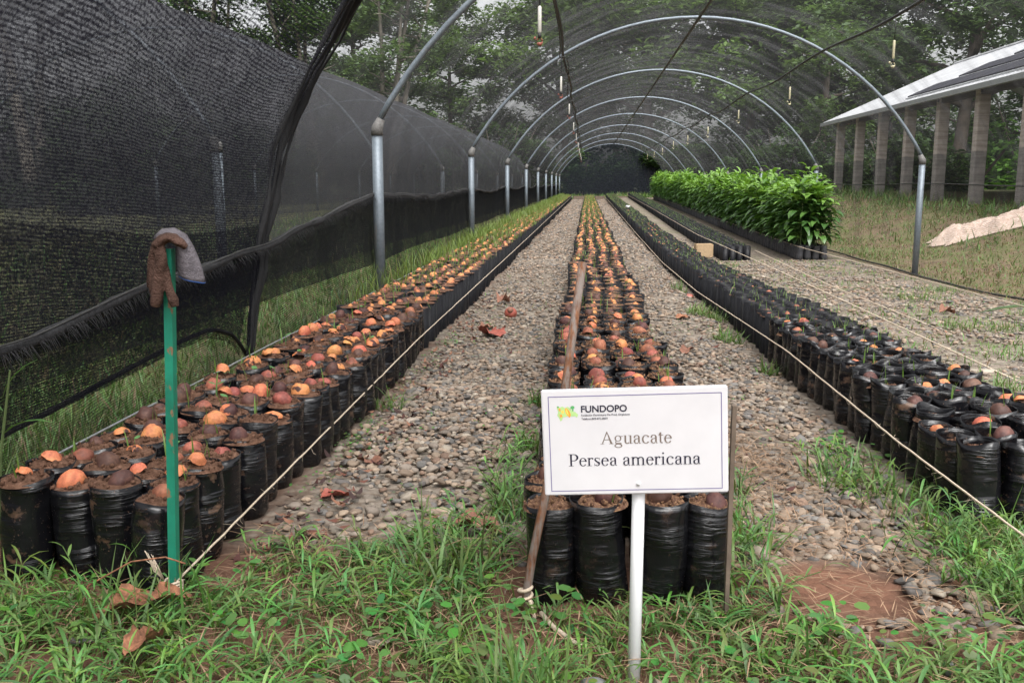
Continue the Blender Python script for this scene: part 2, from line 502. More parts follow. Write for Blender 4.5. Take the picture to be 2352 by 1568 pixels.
def mat_ground():
    t = NT('ground_soil_and_gravel'); p = t.new('ShaderNodeNewGeometry').outputs['Position']
    sp = t.new('ShaderNodeSeparateXYZ'); t.l.new(p, sp.inputs[0]); x, y = sp.outputs[0], sp.outputs[1]
    soil = t.ramp(t.noise(p, 3.5, 6, .7), [(.25, (.07, .036, .024)), (.5, (.13, .068, .045)), (.75, (.20, .115, .078))])
    # gravel drawn by cells where stones are too far away to tell apart
    cell = t.voro(p, 30, 'Color'); dist = t.voro(p, 30, 'Distance')
    sep = t.new('ShaderNodeSeparateColor'); t.l.new(cell, sep.inputs[0])
    grav = t.ramp(sep.outputs[0], [(0, (.10, .088, .075)), (.4, (.21, .18, .145)), (.75, (.19, .155, .125)), (1, (.30, .26, .21))])
    grav = t.mix(t.ramp(dist, [(.45, 0.0), (.75, .6)]), grav, (.10, .07, .05))
    pat = t.ramp(t.noise(p, 1.1, 5, .6), [(.60, 0.0), (.72, .65)])
    grav = t.mix(pat, grav, soil)
    ga = t.mix(t.ramp(t.noise(p, 4.0, 4), [(.3, 0.0), (.7, 1.0)]), (.055, .085, .022), (.13, .105, .06))
    dry = t.ramp(t.noise(p, 1.3, 8, .75), [(.3, (.06, .042, .03)), (.45, (.16, .115, .075)), (.56, (.11, .12, .05)), (.62, (.19, .145, .09)), (.8, (.24, .18, .12))])
    xw = t.math('ADD', x, t.math('MULTIPLY', t.math('SUBTRACT', t.noise(p, 1.5, 3), .5), .7))
    def step(v, a, b):
        n = t.new('ShaderNodeMapRange'); t.l.new(v, n.inputs[0]); n.inputs[1].default_value = a; n.inputs[2].default_value = b; return n.outputs[0]
    c = t.mix(step(xw, -2.0, -1.75), ga, soil)
    c = t.mix(t.math('MULTIPLY', t.math('MULTIPLY', step(xw, -1.2, -.95), step(y, 2.45, 2.75)), 1.0), c, grav)
    gm = t.math('MULTIPLY', t.ramp(t.noise(p, 1.7, 5, .65), [(.52, 0.0), (.66, .75)]), step(xw, 1.6, 2.2))
    c = t.mix(gm, c, (.075, .10, .03))
    c = t.mix(step(xw, 5.0, 5.3), c, dry)
    far = t.math('MAXIMUM', step(y, 62, 64), step(x, 13, 18))
    c = t.mix(far, c, (.045, .05, .022))
    # bare reddish patch of trodden earth
    vd = t.new('ShaderNodeVectorMath'); vd.operation = 'DISTANCE'; t.l.new(t.mapping(p, (1, 1.15, 0)), vd.inputs[0]); vd.inputs[1].default_value = (.67, 2.78, 0)
    c = t.mix(step(t.math('ADD', vd.outputs['Value'], t.math('MULTIPLY', t.noise(p, 9, 4), .22)), .29, .20), c, (.17, .085, .055))
    t.base(c, .95, 0, .2)
    hgt = t.math('ADD', t.math('MULTIPLY', t.noise(p, 30, 5, .7), .6), t.math('MULTIPLY', t.math('SUBTRACT', 1.0, dist), .6))
    t.bump(hgt, .7, .02)
    return t.m


ground = link('ground', mesh_np('ground', np.stack([X, Y, Z], -1).reshape(-1, 3), [grid_faces(len(gx), len(gy))], [mat_ground()], smooth=True))
tag(ground, 'reddish soil and gravel ground of the nursery', kind='structure')

# ------------------------------------------------------------------ tunnel hoops
ZC, RC = -.38, 3.98
HY = [8.4 + 6.85 * k for k in range(9)]


def arch_pts(xc, n=33, r=RC, zc=ZC, half=3.48):
    a0 = math.asin(half / RC)
    a = np.linspace(-a0, a0, n)
    return np.stack([xc + r * np.sin(a), np.zeros(n), zc + r * np.cos(a)], 1)


def make_hoop(xc, y, zl, zr):
    root = empty('tunnel_hoop', (xc, y, 0))
    A = arch_pts(0)
    A[:, 2] += np.linspace(0, -.13, len(A))
    m = MB(); m.tube(A, .027, 10); m.build('arch_pipe', M['galv'], root, True)
    for s, i, zb in ((-1, 0, zl), (1, -1, zr)):
        top = A[i]
        m = MB(); m.tube([(top[0], 0, zb - .1), (top[0], 0, top[2] - .06)], .048, 12); m.build('post', M['galv'], root, True)
        m = MB(); m.tube([(top[0], 0, top[2] - .09), (top[0] , 0, top[2] - .03), (top[0] - s * .04, 0, top[2] + .05)], [.056, .052, .036], 12); m.build('collar', M['rustjoint'], root, True)
    return root


ORD = ['first', 'second', 'third', 'fourth', 'fifth', 'sixth', 'seventh', 'eighth', 'ninth', 'tenth', 'eleventh', 'twelfth', 'thirteenth',
       'fourteenth', 'fifteenth', 'sixteenth', 'seventeenth', 'eighteenth', 'nineteenth', 'twentieth', 'twenty-first', 'twenty-second',
       'twenty-third', 'twenty-fourth', 'twenty-fifth', 'twenty-sixth', 'twenty-seventh', 'twenty-eighth', 'twenty-ninth', 'thirtieth']
for k in range(31, 130):
    tens = {3: 'thirt', 4: 'fort', 5: 'fift', 6: 'sixt', 7: 'sevent', 8: 'eight', 9: 'ninet'}.get(k // 10)
    if k < 100:
        ORD.append((tens + 'y-' + ORD[k % 10 - 1]) if k % 10 else tens + 'ieth')
    else:
        ORD.append('hundredth' if k == 100 else 'hundred and ' + ORD[k - 101])

XM = 1.63
for k, y in enumerate(HY):
    h = make_hoop(XM, y, 0, zf(5.1, y))
    wh = 'nearest galvanised hoop of the seedling tunnel, left post beside the bed' if k == 0 else (
        'farthest galvanised hoop, framing the dark end net' if k == 8 else
        'galvanised steel hoop of the seedling tunnel, %s from the camera' % ORD[k])
    tag(h, wh, 'hoop', 'hoops of the seedling tunnel')
XN = -6.9
for k in range(-1, 8):
    h = make_hoop(XN, 8.7 + 6.9 * k, 0, 0)
    tag(h, 'grey hoop of the neighbouring netted tunnel, %s from the front' % ORD[k + 1], 'hoop', 'hoops of the neighbouring tunnel')


# ------------------------------------------------------------------ shade nets
def net_sheet(prof, ys, zoff=None):
    """prof (k,2) x,z; ys (n,) -> V, F, UV.  zoff(u,v)->(dx,dz)"""
    prof = np.asarray(prof, float); n, k = len(ys), len(prof)
    arc = np.concatenate([[0], np.cumsum(np.linalg.norm(np.diff(prof, axis=0), axis=1))])
    V = np.zeros((n, k, 3)); UV = np.zeros((n, k, 2))
    for i, y in enumerate(ys):
        d = zoff(y, arc) if zoff else (0, 0)
        V[i, :, 0] = prof[:, 0] + d[0]; V[i, :, 1] = y; V[i, :, 2] = prof[:, 1] + d[1]
        UV[i, :, 0] = y; UV[i, :, 1] = arc
    return V.reshape(-1, 3), grid_faces(n, k), UV.reshape(-1, 2)


def hump(y, y0, sp): return math.sin(pi * (((y - y0) / sp) % 1.0)) ** 2


a0 = math.asin(3.48 / RC)
aa = np.linspace(-a0, a0, 36)
arcp = np.stack([XM + (RC + .03) * np.sin(aa), ZC + (RC + .03) * np.cos(aa) - np.linspace(0, .13, 36)], 1)
leftwall = [(-1.91, .93), (-1.90, 1.1), (-1.895, 1.3), (-1.89, 1.5)]
rightwall = [(5.165, 1.35), (5.17, 1.2), (5.17, 1.05)]
ys = np.concatenate([np.arange(5.7, 63.3, .55), [63.3]])


def sag(y, arc):
    h_ = hump(y, 8.4, 6.85)
    b = np.sin(pi * arc / arc[-1])
    return (np.interp(arc, [0, arc[-1]], [.05, -.05]) * h_ * 1.0, -.05 * h_ * b - .03 * h_ * (arc < .3))


V, F, UV = net_sheet(np.concatenate([leftwall, arcp, rightwall]), ys, sag)
kk = len(leftwall) + 36 + len(rightwall)
top = link('shade_net', mesh_np('shade_net', V, [F], [M['net'], M['net_r']], [np.where(np.arange(len(F)) % (kk - 1) > 22, 1, 0)], uvs=UV, smooth=True))
tag(top, 'sheer black shade net stretched over the hoops of the seedling tunnel', 'net')

# left skirt: from the rolled hem to the ground
YS = np.array([-1.5, 3.07, 3.94, 5.45, 8.28, 9.2, 11.8, 15.2]); ZS = np.array([.33, .515, .60, .675, .94, .93, .885, .95])
def rollz(y):
    if y < 15.2: return float(np.interp(y, YS, ZS))
    return .95 - .07 * hump(y, 15.25, 6.85)


ysk = np.concatenate([np.arange(-1.5, 20, .25), np.arange(20, 63.4, .8)])
V, UV = [], []
tt = np.linspace(0, 1, 9)
for y in ysk:
    zr = rollz(y); zb = .02 + .05 * vnoise(y, 0, .9)
    for s in tt:
        V.append((-1.93 - .05 * math.sin(pi * s) - .02 * math.sin(y * 5 + s * 4), y, zb + (zr - zb) * s)); UV.append((y, s * .9))
F = grid_faces(len(ysk), 9)
sk = empty('side_net', (0, 0, 0))
tag(sk, 'dense black side net hung along the left posts beside the bed', 'net')
M['net_low'] = mat_net('lower_shade_cloth', .76, (.035, .035, .035), .25, .016, .08, .35)
link('lower_panel', mesh_np('lower_panel', V, [F], [M['net_low']], uvs=UV, smooth=True), sk)
V, UV = [], []
for y in ysk:
    zr = rollz(y); zb = .33 + .012 * math.sin(y * 1.3) + .02 * vnoise(y, 3, 1.5)
    if y < 5.5: zb = .36
    for s in tt:
        V.append((-1.915 - .03 * math.sin(pi * s), y, zb + (zr - zb) * s)); UV.append((y, s * .6 + 3))
link('dense_panel', mesh_np('dense_panel', V, [F], [M['net_side']], uvs=UV, smooth=True), sk)
m = MB()
yr = np.concatenate([np.arange(-1.5, 22, .12), np.arange(22, 63.3, .8)])
P = [(-1.90 + .006 * math.sin(y * 7), y, rollz(y) + .006 * math.sin(y * 5.3)) for y in yr]
m.tube(P, [.014 + .016 * float(vnoise(y, 1, 9)) for y in yr], 9)
m.build('rolled_hem', M['net_roll'], sk, True)
m = MB(); m.tube([(x + .016, y, z + .022) for x, y, z in P], .003, 5); m.build('hem_cord', M['hemcord'], sk, True)
# frayed fringe under the roll
m = MB()
for i in range(2600):
    y = random.uniform(.5, 16); z = rollz(y) - .005; l = random.uniform(.02, .075); dx = random.uniform(.01, .05)
    m.add([(-1.88, y, z), (-1.88, y + .004, z), (-1.88 + dx, y + random.uniform(-.02, .02), z - l)], [(0, 1, 2)])
fr = m.build('fringe', M['net_roll'], sk); fr['kind'] = 'stuff'

# front curtain: doubled net drawn along the left wall and up the arch, hem lifted
EY = np.array([.1, .675, 1.03, 1.65, 1.95, 2.19, 2.6, 3.2]); EV = np.array([5.2, 5.5, 5.78, 6.12, 6.12, 6.0, 5.75, 5.4])
pr = []
for z in np.linspace(.0, 1.5, 12): pr.append((-1.88, z))
for a in aa[1:20]: pr.append((XM + (RC - .0) * math.sin(a), ZC + (RC - .0) * math.cos(a)))
pr = np.array(pr)
for _ in range(5): pr[1:-1] = (pr[:-2] + 2 * pr[1:-1] + pr[2:]) / 4


def hemz(y): return float(np.interp(y, [-1.5, 1.5, 3.3, 4.4, 4.76, 5.05, 5.2, 6], [.03, .1, .2, .29, .30, .22, .08, .08]))


def curtain(n_u, off, pr, yfun=lambda z: float(np.interp(z, EY, EV))):
    V, UV = [], []
    for i in range(n_u):
        u = i / (n_u - 1)
        for j, (x, z) in enumerate(pr):
            ye = yfun(z); y = -1.5 + (ye + 1.5) * u
            zz = z
            hz = hemz(y)
            if z < .7: zz = hz + (.7 - hz) * z / .7
            if off: zz *= .93 + .10 * math.sin(u * 4 + .5) + .03 * math.sin(u * 13)
            w_ = math.sin(u * 9 + z * 2.2) * .035 + math.sin(u * 23 + z * 3 + off * 50) * .014
            x_ = x - .02 - off + w_ * min(1, (1 - u) * 6) - .1 * math.sin(pi * u) * (1 if z < 1.6 else .4)
            V.append((x_, y, zz)); UV.append((y + off * 7, j * .135 + .25 * math.sin(u * 8) * .3))
    return V, grid_faces(n_u, len(pr)), UV


ct = empty('net_curtain', (-1.9, 3, 0))
tag(ct, 'heavy dark shade net curtain drawn back at the front left of the tunnel', 'net curtain')
for off in (0.0, .07):
    V, F, UV = curtain(60, off, pr if off == 0 else pr[:8])
    o = link('net_layer', mesh_np('net_layer', np.array(V) - np.array([-1.9, 3, 0]), [F], [M['net_curtain' if off == 0 else 'net_curtain2']], uvs=UV, smooth=True), ct)
# gathered edge of the curtain
for d, r0 in ((0, .032), (.07, .018), (-.08, .026), (-.16, .018)):
    m = MB(); P = []
    for x, z in pr:
        ye = float(np.interp(z, EY, EV))
        P.append((x - .03 + 1.9 + .012 * math.sin(z * 9 + d * 40), ye - 3 + d * (.25 + .75 * min(1, abs(z - .12) / 1.2)) + .012 * math.sin(z * 14), max(z, .09)))
    P = P[::-1]
    m.tube(P, [r0 * (.8 + .35 * math.sin(i * 1.7 + d * 9)) * (1.0 if i < len(P) - 4 else .8) for i in range(len(P))], 8)
    m.build('gathered_edge', M['net_fold'], ct, True)
m = MB(); hy = np.linspace(-1.5, 5.2, 70)
m.tube([(-1.9 + 1.9 - .03 - .1 * math.sin(pi * (y + 1.5) / 6.7), y - 3, hemz(y)) for y in hy], .011, 6)
m.build('hem', M['net_fold'], ct, True)

# neighbouring tunnel's net
arcn = arcp - np.array([XM - XN, 0])
arcn[:, 1] += np.linspace(0, .13, 36)
V, F, UV = net_sheet(np.concatenate([[(XN - 3.5, .0), (XN - 3.5, .8)], arcn, [(XN + 3.52, 1.2), (XN + 3.53, .6), (XN + 3.54, .02)]]),
                     np.arange(-2, 58, .8), lambda y, a: (0, -.06 * hump(y, 8.7, 6.9) * np.sin(pi * a / a[-1])))
nn = link('neighbour_net', mesh_np('neighbour_net', V, [F], [M['net_neigh']], uvs=UV, smooth=True))
tag(nn, 'grey shade net over the neighbouring tunnel on the left', 'net')

# end net closing the tunnel
V = [(XM, 63.4, .6)]; ang = np.linspace(-a0, a0, 36)
rim = [(-1.9, 63.4, 0)] + [(XM + RC * math.sin(a), 63.4, ZC + RC * math.cos(a)) for a in ang] + [(5.15, 63.4, 0)]
V += rim
F = [(0, i, i + 1) for i in range(1, len(rim))] + [(0, len(rim), 1)]
en = link('end_net', mesh_np('end_net', V, [np.array(F)], [M['net_end']], uvs=[(p[0], p[2]) for p in V]))
tag(en, 'dark net closing the far end of the tunnel', 'net')

# right side net below the wire, and its wire
yw = np.arange(6.0, 63.3, .6); V, UV = [], []
for y in yw:
    zb = zf(5.15, y)
    for s in np.linspace(0, 1, 5):
        V.append((5.19 + .02 * math.sin(y * 3), y, zb + (1.03 - zb) * s)); UV.append((y, s * 1.3))
rn = empty('right_net', (5.19, 6, 0))
tag(rn, 'see-through net along the right posts hung from a black wire', 'net')
V = np.array(V) - np.array([5.19, 6, 0])
link('net_panel', mesh_np('net_panel', V, [grid_faces(len(yw), 5)], [M['net_right']], uvs=UV, smooth=True), rn)
m = MB(); m.tube([(-.01, y - 6, 1.04 - .03 * hump(y, 8.4, 6.85)) for y in yw], .009, 6); m.build('wire', M['pipe'], rn, True)
m = MB(); m.tube([(-.12 + .03 * math.sin(y * 2), y - 6, zf(5.07, y) + .03) for y in yw], .016, 6); m.build('base_pipe', M['pipe'], rn, True)

# ------------------------------------------------------------------ purlin pipes and hoses under the arches
def line_thing(name, P, r, mat, label, cat, n=6, group=None):
    m = MB(); m.tube(P, r, n); return tag(m.build(name, mat, None, True), label, cat, group)


def under(x): return ZC + math.sqrt(RC * RC - (x - XM) ** 2) - .05 - .13 * ((x - XM) / 6.96 + .5)


yy = np.arange(5.6, 63, .45)
line_thing('hose', [(-.40 + .06 * hump(y, 8.4, 6.85), y, under(-.4) - .10 * hump(y, 8.4, 6.85)) for y in yy], .020, M['pipe'],
           'thick black irrigation hose slung under the hoops on the left', 'hose')
line_thing('thin_hose', [(-.36 + .03 * math.sin(y * 1.3), y, under(-.4) - .06 - .30 * hump(y, 8.4, 6.85)) for y in yy], .008, M['pipe'],
           'thin black tube running below the left irrigation hose', 'hose')
line_thing('ridge_pipe', [(1.63, y, ZC + RC - .115) for y in yy], .024, M['oldpipe'], 'straight mossy ridge pipe along the top of the tunnel', 'pipe')
line_thing('hose', [(3.48 - .05 * hump(y, 8.4, 6.85), y, under(3.48) - .10 * hump(y, 8.4, 6.85)) for y in yy], .019, M['pipe'],
           'black irrigation hose slung under the hoops on the right', 'hose')


def sprinkler(x, y, ztop, zb, right):
    root = empty('sprinkler', (x, y, zb))
    h_ = ztop - zb
    m = MB(); m.tube([(0, 0, .3), (.004, 0, (h_ + .3) / 2), (0, 0, h_)], .005, 5); m.build('drop_tube', M['pipe'], root, True)
    m = MB(); m.tube([(0, 0, .09), (0, 0, .1), (0, 0, .29), (0, 0, .30)], [.008, .015, .015, .008], 10)
    m.build('weight', M['ytube'] if right else M['wtube'], root, True)
    m = MB(); m.tube([(0, 0, .05), (0, 0, .09)], .014, 8); m.build('nozzle', M['pipe'], root, True)
    m = MB()
    a = np.linspace(0, 2 * pi, 13)
    m.tube([(.022 * math.cos(t), 0, .025 + .03 * math.sin(t)) for t in a], .005, 6)
    m.tube([(-.03, 0, .05), (-.045, 0, .055)], .012, 8)
    m.tube([(0, 0, -.005), (0, 0, .02)], .016, 8)
    m.build('spinner', M['ytube'] if right else M['redplastic'], root, True)
    return root


for k in range(9):
    y = 7.9 + 6.15 * k
    s = sprinkler(-.40, y, under(-.4) - .1 * hump(y, 8.4, 6.85), 2.14 + .11 * min(k, 2) - .05 * max(0, k - 4) * .5, False)
    tag(s, 'hanging sprinkler with white weight on the left hose, %s from the camera' % ORD[k], 'sprinkler', 'sprinklers on the left hose')
for k in range(9):
    y = 11.6 + 5.7 * k
    s = sprinkler(3.48, y, under(3.48) - .1 * hump(y, 8.4, 6.85), 2.36 + .03 * (k % 3), True)
    tag(s, 'hanging sprinkler with yellowed weight on the right hose, %s from the camera' % ORD[k], 'sprinkler', 'sprinklers on the right hose')

# ------------------------------------------------------------------ grow bags
BH = .265


def bag_mesh(name, seed, floppy, mat, lean=0):
    ns = 28
    prof = [(0, .0), (.80, .0), (.97, .02), (1.0, .06), (1.0, .10), (1.01, .135), (1.0, .17), (1.0, .20), (1.0, .225), (1.0, .245), (1.0, .265)]
    inn = [(.97, .263), (.965, .245), (.96, .20)]
    rr = .0655; V = []; rnd = random.Random(seed)
    ph = [rnd.uniform(0, 6.28) for _ in range(6)]
    for i, (f, z) in enumerate(prof + inn):
        for j in range(ns):
            a = 2 * pi * j / ns
            p = Vector((math.cos(a) * 1.4 + seed * 3.1, math.sin(a) * 1.4, z * 16))
            n1 = mnoise.noise(p); n2 = mnoise.noise(p * 2.3 + Vector((9, 2, seed)))
            r = rr * f * (1 + .075 * n1 + .03 * n2)
            zz = z
            if i >= 8:
                k = min(1.0, (z - .19) / .07)
                fl = floppy * (.5 * math.sin(a * 2 + ph[0]) + .35 * math.sin(a * 3 + ph[1]) + .3 * n1)
                zz = z + .016 * k * fl
                r *= 1 + .10 * k * floppy * (.5 * math.sin(a * 3 + ph[2]) + .3 * math.sin(a * 5 + ph[3]))
            V.append((r * math.cos(a) + lean * z + .006 * math.sin(z * 14 + ph[4]), r * math.sin(a) * .97 + .006 * math.sin(z * 12 + ph[5]), zz))
    n = len(prof) + len(inn)
    F = [(i * ns + j, i * ns + (j + 1) % ns, (i + 1) * ns + (j + 1) % ns, (i + 1) * ns + j) for i in range(n - 1) for j in range(ns)]
    return mesh_np(name, V, [np.array(F)], [mat], smooth=True)


def clod_shape():
    import bmesh
    bm = bmesh.new(); bmesh.ops.create_icosphere(bm, subdivisions=1, radius=1)
    V = np.array([v.co[:] for v in bm.verts]); F = np.array([[v.index for v in f.verts] for f in bm.faces]); bm.free()
    return V * (1 + np.random.default_rng(3).uniform(-.3, .25, (len(V), 1))), F


CLOD = clod_shape()


def soil_mesh(name, seed, z, mat, r0=.0625):
    V = [(0, 0, z + .006)]; nr, ns = 9, 28
    for i in range(1, nr + 1):
        r = r0 * i / nr
        for j in range(ns):
            a = 2 * pi * (j + .5 * (i % 2)) / ns
            n1 = mnoise.noise(Vector((r * 55 * math.cos(a), r * 55 * math.sin(a), seed * 5.0)))
            n2 = mnoise.noise(Vector((r * 150 * math.cos(a), r * 150 * math.sin(a), seed * 3.0 + 40)))
            k = min(1.0, 1.35 * (1 - i / nr))
            V.append((r * math.cos(a), r * math.sin(a) * .97, z + (.012 * n1 + .017 * n2) * k + .010 * (1 - i / nr) - (.008 if i == nr else 0)))
    F3 = [(0, 1 + j, 1 + (j + 1) % ns) for j in range(ns)]
    F4 = [(1 + i * ns + j, 1 + (i + 1) * ns + j, 1 + (i + 1) * ns + (j + 1) % ns, 1 + i * ns + (j + 1) % ns) for i in range(nr - 1) for j in range(ns)]
    # loose clods and crumbs on top
    r = np.random.default_rng(seed + 50); k = 46; vt, ft = CLOD
    q = r0 * .93 * np.sqrt(r.random(k)); a = r.uniform(0, 6.28, k); s_ = .0022 + .0068 * r.random(k) ** 2.2
    T = np.stack([q * np.cos(a), q * np.sin(a), z + .004 + .009 * (1 - q / r0)], 1)
    Mt = rand_rots(k) * s_[:, None, None] * r.uniform(.6, 1.3, (k, 1, 3))
    Vc, Fc = scatter(vt, ft, Mt, T)
    n0 = len(V)
    return mesh_np(name, np.concatenate([np.array(V), Vc]), [np.array(F3), np.array(F4), Fc + n0], [mat], smooth=True)


def seed_mesh(name, seed, mat, cut=False):
    V = []; nr, ns = 7, 16
    for i in range(nr):
        for j in range(ns):
            a = 2 * pi * j / ns
            tm = pi * (.62 if not cut else .40 + .11 * mnoise.noise(Vector((math.cos(a) * 1.7, math.sin(a) * 1.7, seed * 4.1))) + .03 * math.sin(a * 5 + seed))
            t = tm * i / (nr - 1)
            d = Vector((math.sin(t) * math.cos(a), math.sin(t) * math.sin(a), math.cos(t)))
            n1 = mnoise.noise(d * 1.6 + Vector((seed * 7.0, 0, 0)))
            r = .027 * (1 + .16 * n1 + .07 * mnoise.noise(d * 4.5 + Vector((0, seed * 3.0, 0))))
            if cut: r *= 1 - .10 * abs(math.sin(a * 2 + seed)) * math.sin(t)
            V.append((d.x * r, d.y * r * .95, d.z * r * (1.05 + .12 * math.sin(seed))))
    F = [(i * ns + j, i * ns + (j + 1) % ns, (i + 1) * ns + (j + 1) % ns, (i + 1) * ns + j) for i in range(nr - 1) for j in range(ns)]
    return mesh_np(name, V, [np.array(F)[:, ::-1]], [mat], smooth=True)


def blades(n, base, ang, L, W, a0_, bend, cols, S=4):
    """curved tapering grass blades -> V, F(quads), C"""
    base = np.asarray(base, float)
    t = np.linspace(0, 1, S + 1)
    ph = a0_[:, None] + bend[:, None] * t[None]
    dx = np.sin(ph) * L[:, None] / S; dz = np.cos(ph) * L[:, None] / S
    x = np.concatenate([np.zeros((n, 1)), np.cumsum(dx[:, :-1], 1)], 1); z = np.concatenate([np.zeros((n, 1)), np.cumsum(dz[:, :-1], 1)], 1)
    wd = W[:, None] * np.minimum(.55 + t * 1.6, 1) * (1 - t ** 2.2)[None] + 1e-4
    tw = RNG.uniform(-.5, .5, n)
    sx = -np.sin(ang + tw)[:, None] * wd; sy = np.cos(ang + tw)[:, None] * wd
    px = base[:, 0:1] + x * np.cos(ang)[:, None]; py = base[:, 1:2] + x * np.sin(ang)[:, None]; pz = base[:, 2:3] + z
    V = np.stack([np.stack([px - sx, py - sy, pz], -1), np.stack([px + sx, py + sy, pz], -1)], 2)
    m_ = 2 * (S + 1)
    V = V.reshape(-1, 3)
    f = np.array([(2 * i, 2 * i + 1, 2 * i + 3, 2 * i + 2) for i in range(S)])
    F = (f[None] + (np.arange(n) * m_)[:, None, None]).reshape(-1, 4)
    C = np.repeat(cols, m_, axis=0).reshape(n, m_, 3)
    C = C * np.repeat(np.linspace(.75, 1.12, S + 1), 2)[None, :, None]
    return V, F, C.reshape(-1, 3)


def green_cols(n, yellow=.0, dry=.08):
    g = np.stack([RNG.uniform(.065, .13, n), RNG.uniform(.17, .26, n), RNG.uniform(.035, .070, n)], 1)
    g = g * RNG.uniform(.55, 1.2, (n, 1)) + np.array([.028, .016, .016])
    if yellow: g = g * (1 - yellow) + np.array([.17, .22, .035]) * yellow
    d = RNG.random(n) < dry
    g[d] = np.array([.26, .19, .11]) * RNG.uniform(.6, 1.1, (d.sum(), 1))
    return g


def sprout_mesh(name, seed, n, round_leaf=False):
    ang = RNG.uniform(0, 6.28, n); L = RNG.uniform(.04, .10, n)
    V, F, C = blades(n, np.stack([RNG.uniform(-.03, .03, n), RNG.uniform(-.03, .03, n), np.zeros(n)], 1), ang, L, RNG.uniform(.0018, .003, n),
                     RNG.uniform(0, .25, n), RNG.uniform(.0, .7, n), np.tile([[.14, .25, .05]], (n, 1)), 3)
    F = [F]
    if round_leaf:
        k = len(V); P = []
        for s in (-1, 1):
            c = np.array([s * .013, .0, .05])
            P += [c + np.array([.011 * math.cos(a), .010 * math.sin(a), .004 * s * math.cos(a)]) for a in np.linspace(0, 2 * pi, 9)[:-1]]
        st = [(-.001, 0, 0), (.001, 0, 0), (.001, 0, .05), (-.001, 0, .05)]
        V = np.concatenate([V, P, st]); C = np.concatenate([C, np.tile([[.12, .27, .09]], (20, 1))])
        F += [np.array([range(k, k + 8), range(k + 8, k + 16)]), np.array([[k + 16, k + 17, k + 18, k + 19]])]
    return mesh_np(name, V, F, [M['grass']], cols=C)


BAGS = {'left': [bag_mesh('grow_bag', i + 1, .35, M['bag_mud' if i % 2 else 'bag'], random.uniform(-.09, .09)) for i in range(9)],
        'middle': [bag_mesh('grow_bag', i + 11, .3, M['bag'], random.uniform(-.08, .08)) for i in range(7)],
        'right': [bag_mesh('grow_bag', i + 21, .85, M['bag' if i % 3 else 'bag_mud'], random.uniform(-.08, .08)) for i in range(9)]}
SOILS = {'left': [soil_mesh('soil', i, .262, M['soil'], .0655) for i in range(5)], 'middle': [soil_mesh('soil', i + 7, .256, M['soil_husk'], .0635) for i in range(4)],
         'right': [soil_mesh('soil', i + 14, .232, M['soil' if i % 2 else 'soil_husk'], .057) for i in range(4)]}
SEEDS = {k: [seed_mesh('avocado_seed', i + 1 + 10 * q, M['seed_' + k], (k == 'peel' and i < 2) or (k == 'orange' and i in (1, 3))) for i in range(4)] for q, k in enumerate(('orange', 'peel', 'red', 'dark'))}
SPROUTS = [sprout_mesh('seedling', i, 1 + i % 3) for i in range(5)]
SPROUT2 = sprout_mesh('seedling', 9, 1, True)

BEDS = [dict(k='left', x0=-1.475, dx=.137, y0=2.30, y1=61, px=-1, zs=.262), dict(k='middle', x0=-.087, dx=.135, y0=2.315, y1=61, px=1, zs=.256),
        dict(k='right', x0=1.185, dx=.135, y0=2.97, y1=61, px=1, zs=.236)]
cand = []
for b in BEDS:
    for r in range(int((b['y1'] - b['y0']) / .136)):
        for c in range(4):
            x = b['x0'] + c * b['dx'] + random.uniform(-.013, .013) + .02 * math.sin(r * .21 + b['x0'])
            y = b['y0'] + r * .136 + random.uniform(-.012, .012) + (.02 * (c - 1.5) * (-1 if b['k'] == 'left' else 1) if r < 3 else 0)
            if b['k'] == 'left' and r < 4: y += (.02, .05, .03, -.05)[c]
            u = random.random()
            if b['k'] == 'left': sd = 'orange' if u < .34 else 'peel' if u < .52 else 'red' if u < .70 else 'dark' if u < .97 else None
            elif b['k'] == 'middle':
                sd = 'orange' if u < (.15 if r < 25 else .30) else 'peel' if u < .28 + .12 * (r > 25) else 'red' if u < .58 else 'dark' if u < .92 else None
            else: sd = 'orange' if u < .10 else 'peel' if u < .18 else 'red' if u < .28 else 'dark' if u < .52 else None
            cand.append((x * x + y * y, b, r, c, x, y, sd))
# what the near bags of the photograph hold
FIX = {('left', 0, 0): 'peel', ('left', 0, 1): 'orange', ('left', 0, 2): 'dark', ('left', 0, 3): 'red', ('left', 1, 3): 'peel', ('left', 1, 2): 'orange',
       ('left', 1, 1): 'dark', ('left', 2, 3): 'orange', ('left', 2, 2): 'red', ('left', 2, 1): 'peel', ('left', 3, 3): 'red', ('left', 3, 1): 'orange',
       ('middle', 0, 0): None, ('middle', 0, 1): 'dark', ('middle', 0, 2): 'dark', ('middle', 0, 3): 'dark'}
cand = [(d, b, r, c, x, y, FIX.get((b['k'], r, c), sd)) for d, b, r, c, x, y, sd in cand]
cand.sort(key=lambda q: q[0])
COLW = {'left': ['by the net', 'second from net', 'second from path', 'beside the path'],
        'middle': ['leftmost', 'second from left', 'second from right', 'rightmost'],
        'right': ['leftmost', 'second from left', 'second from right', 'rightmost']}
SDW = {'orange': 'bare orange seed', 'peel': 'patchy peeling orange seed', 'red': 'reddish seed', 'dark': 'dark seed', None: 'soil only'}
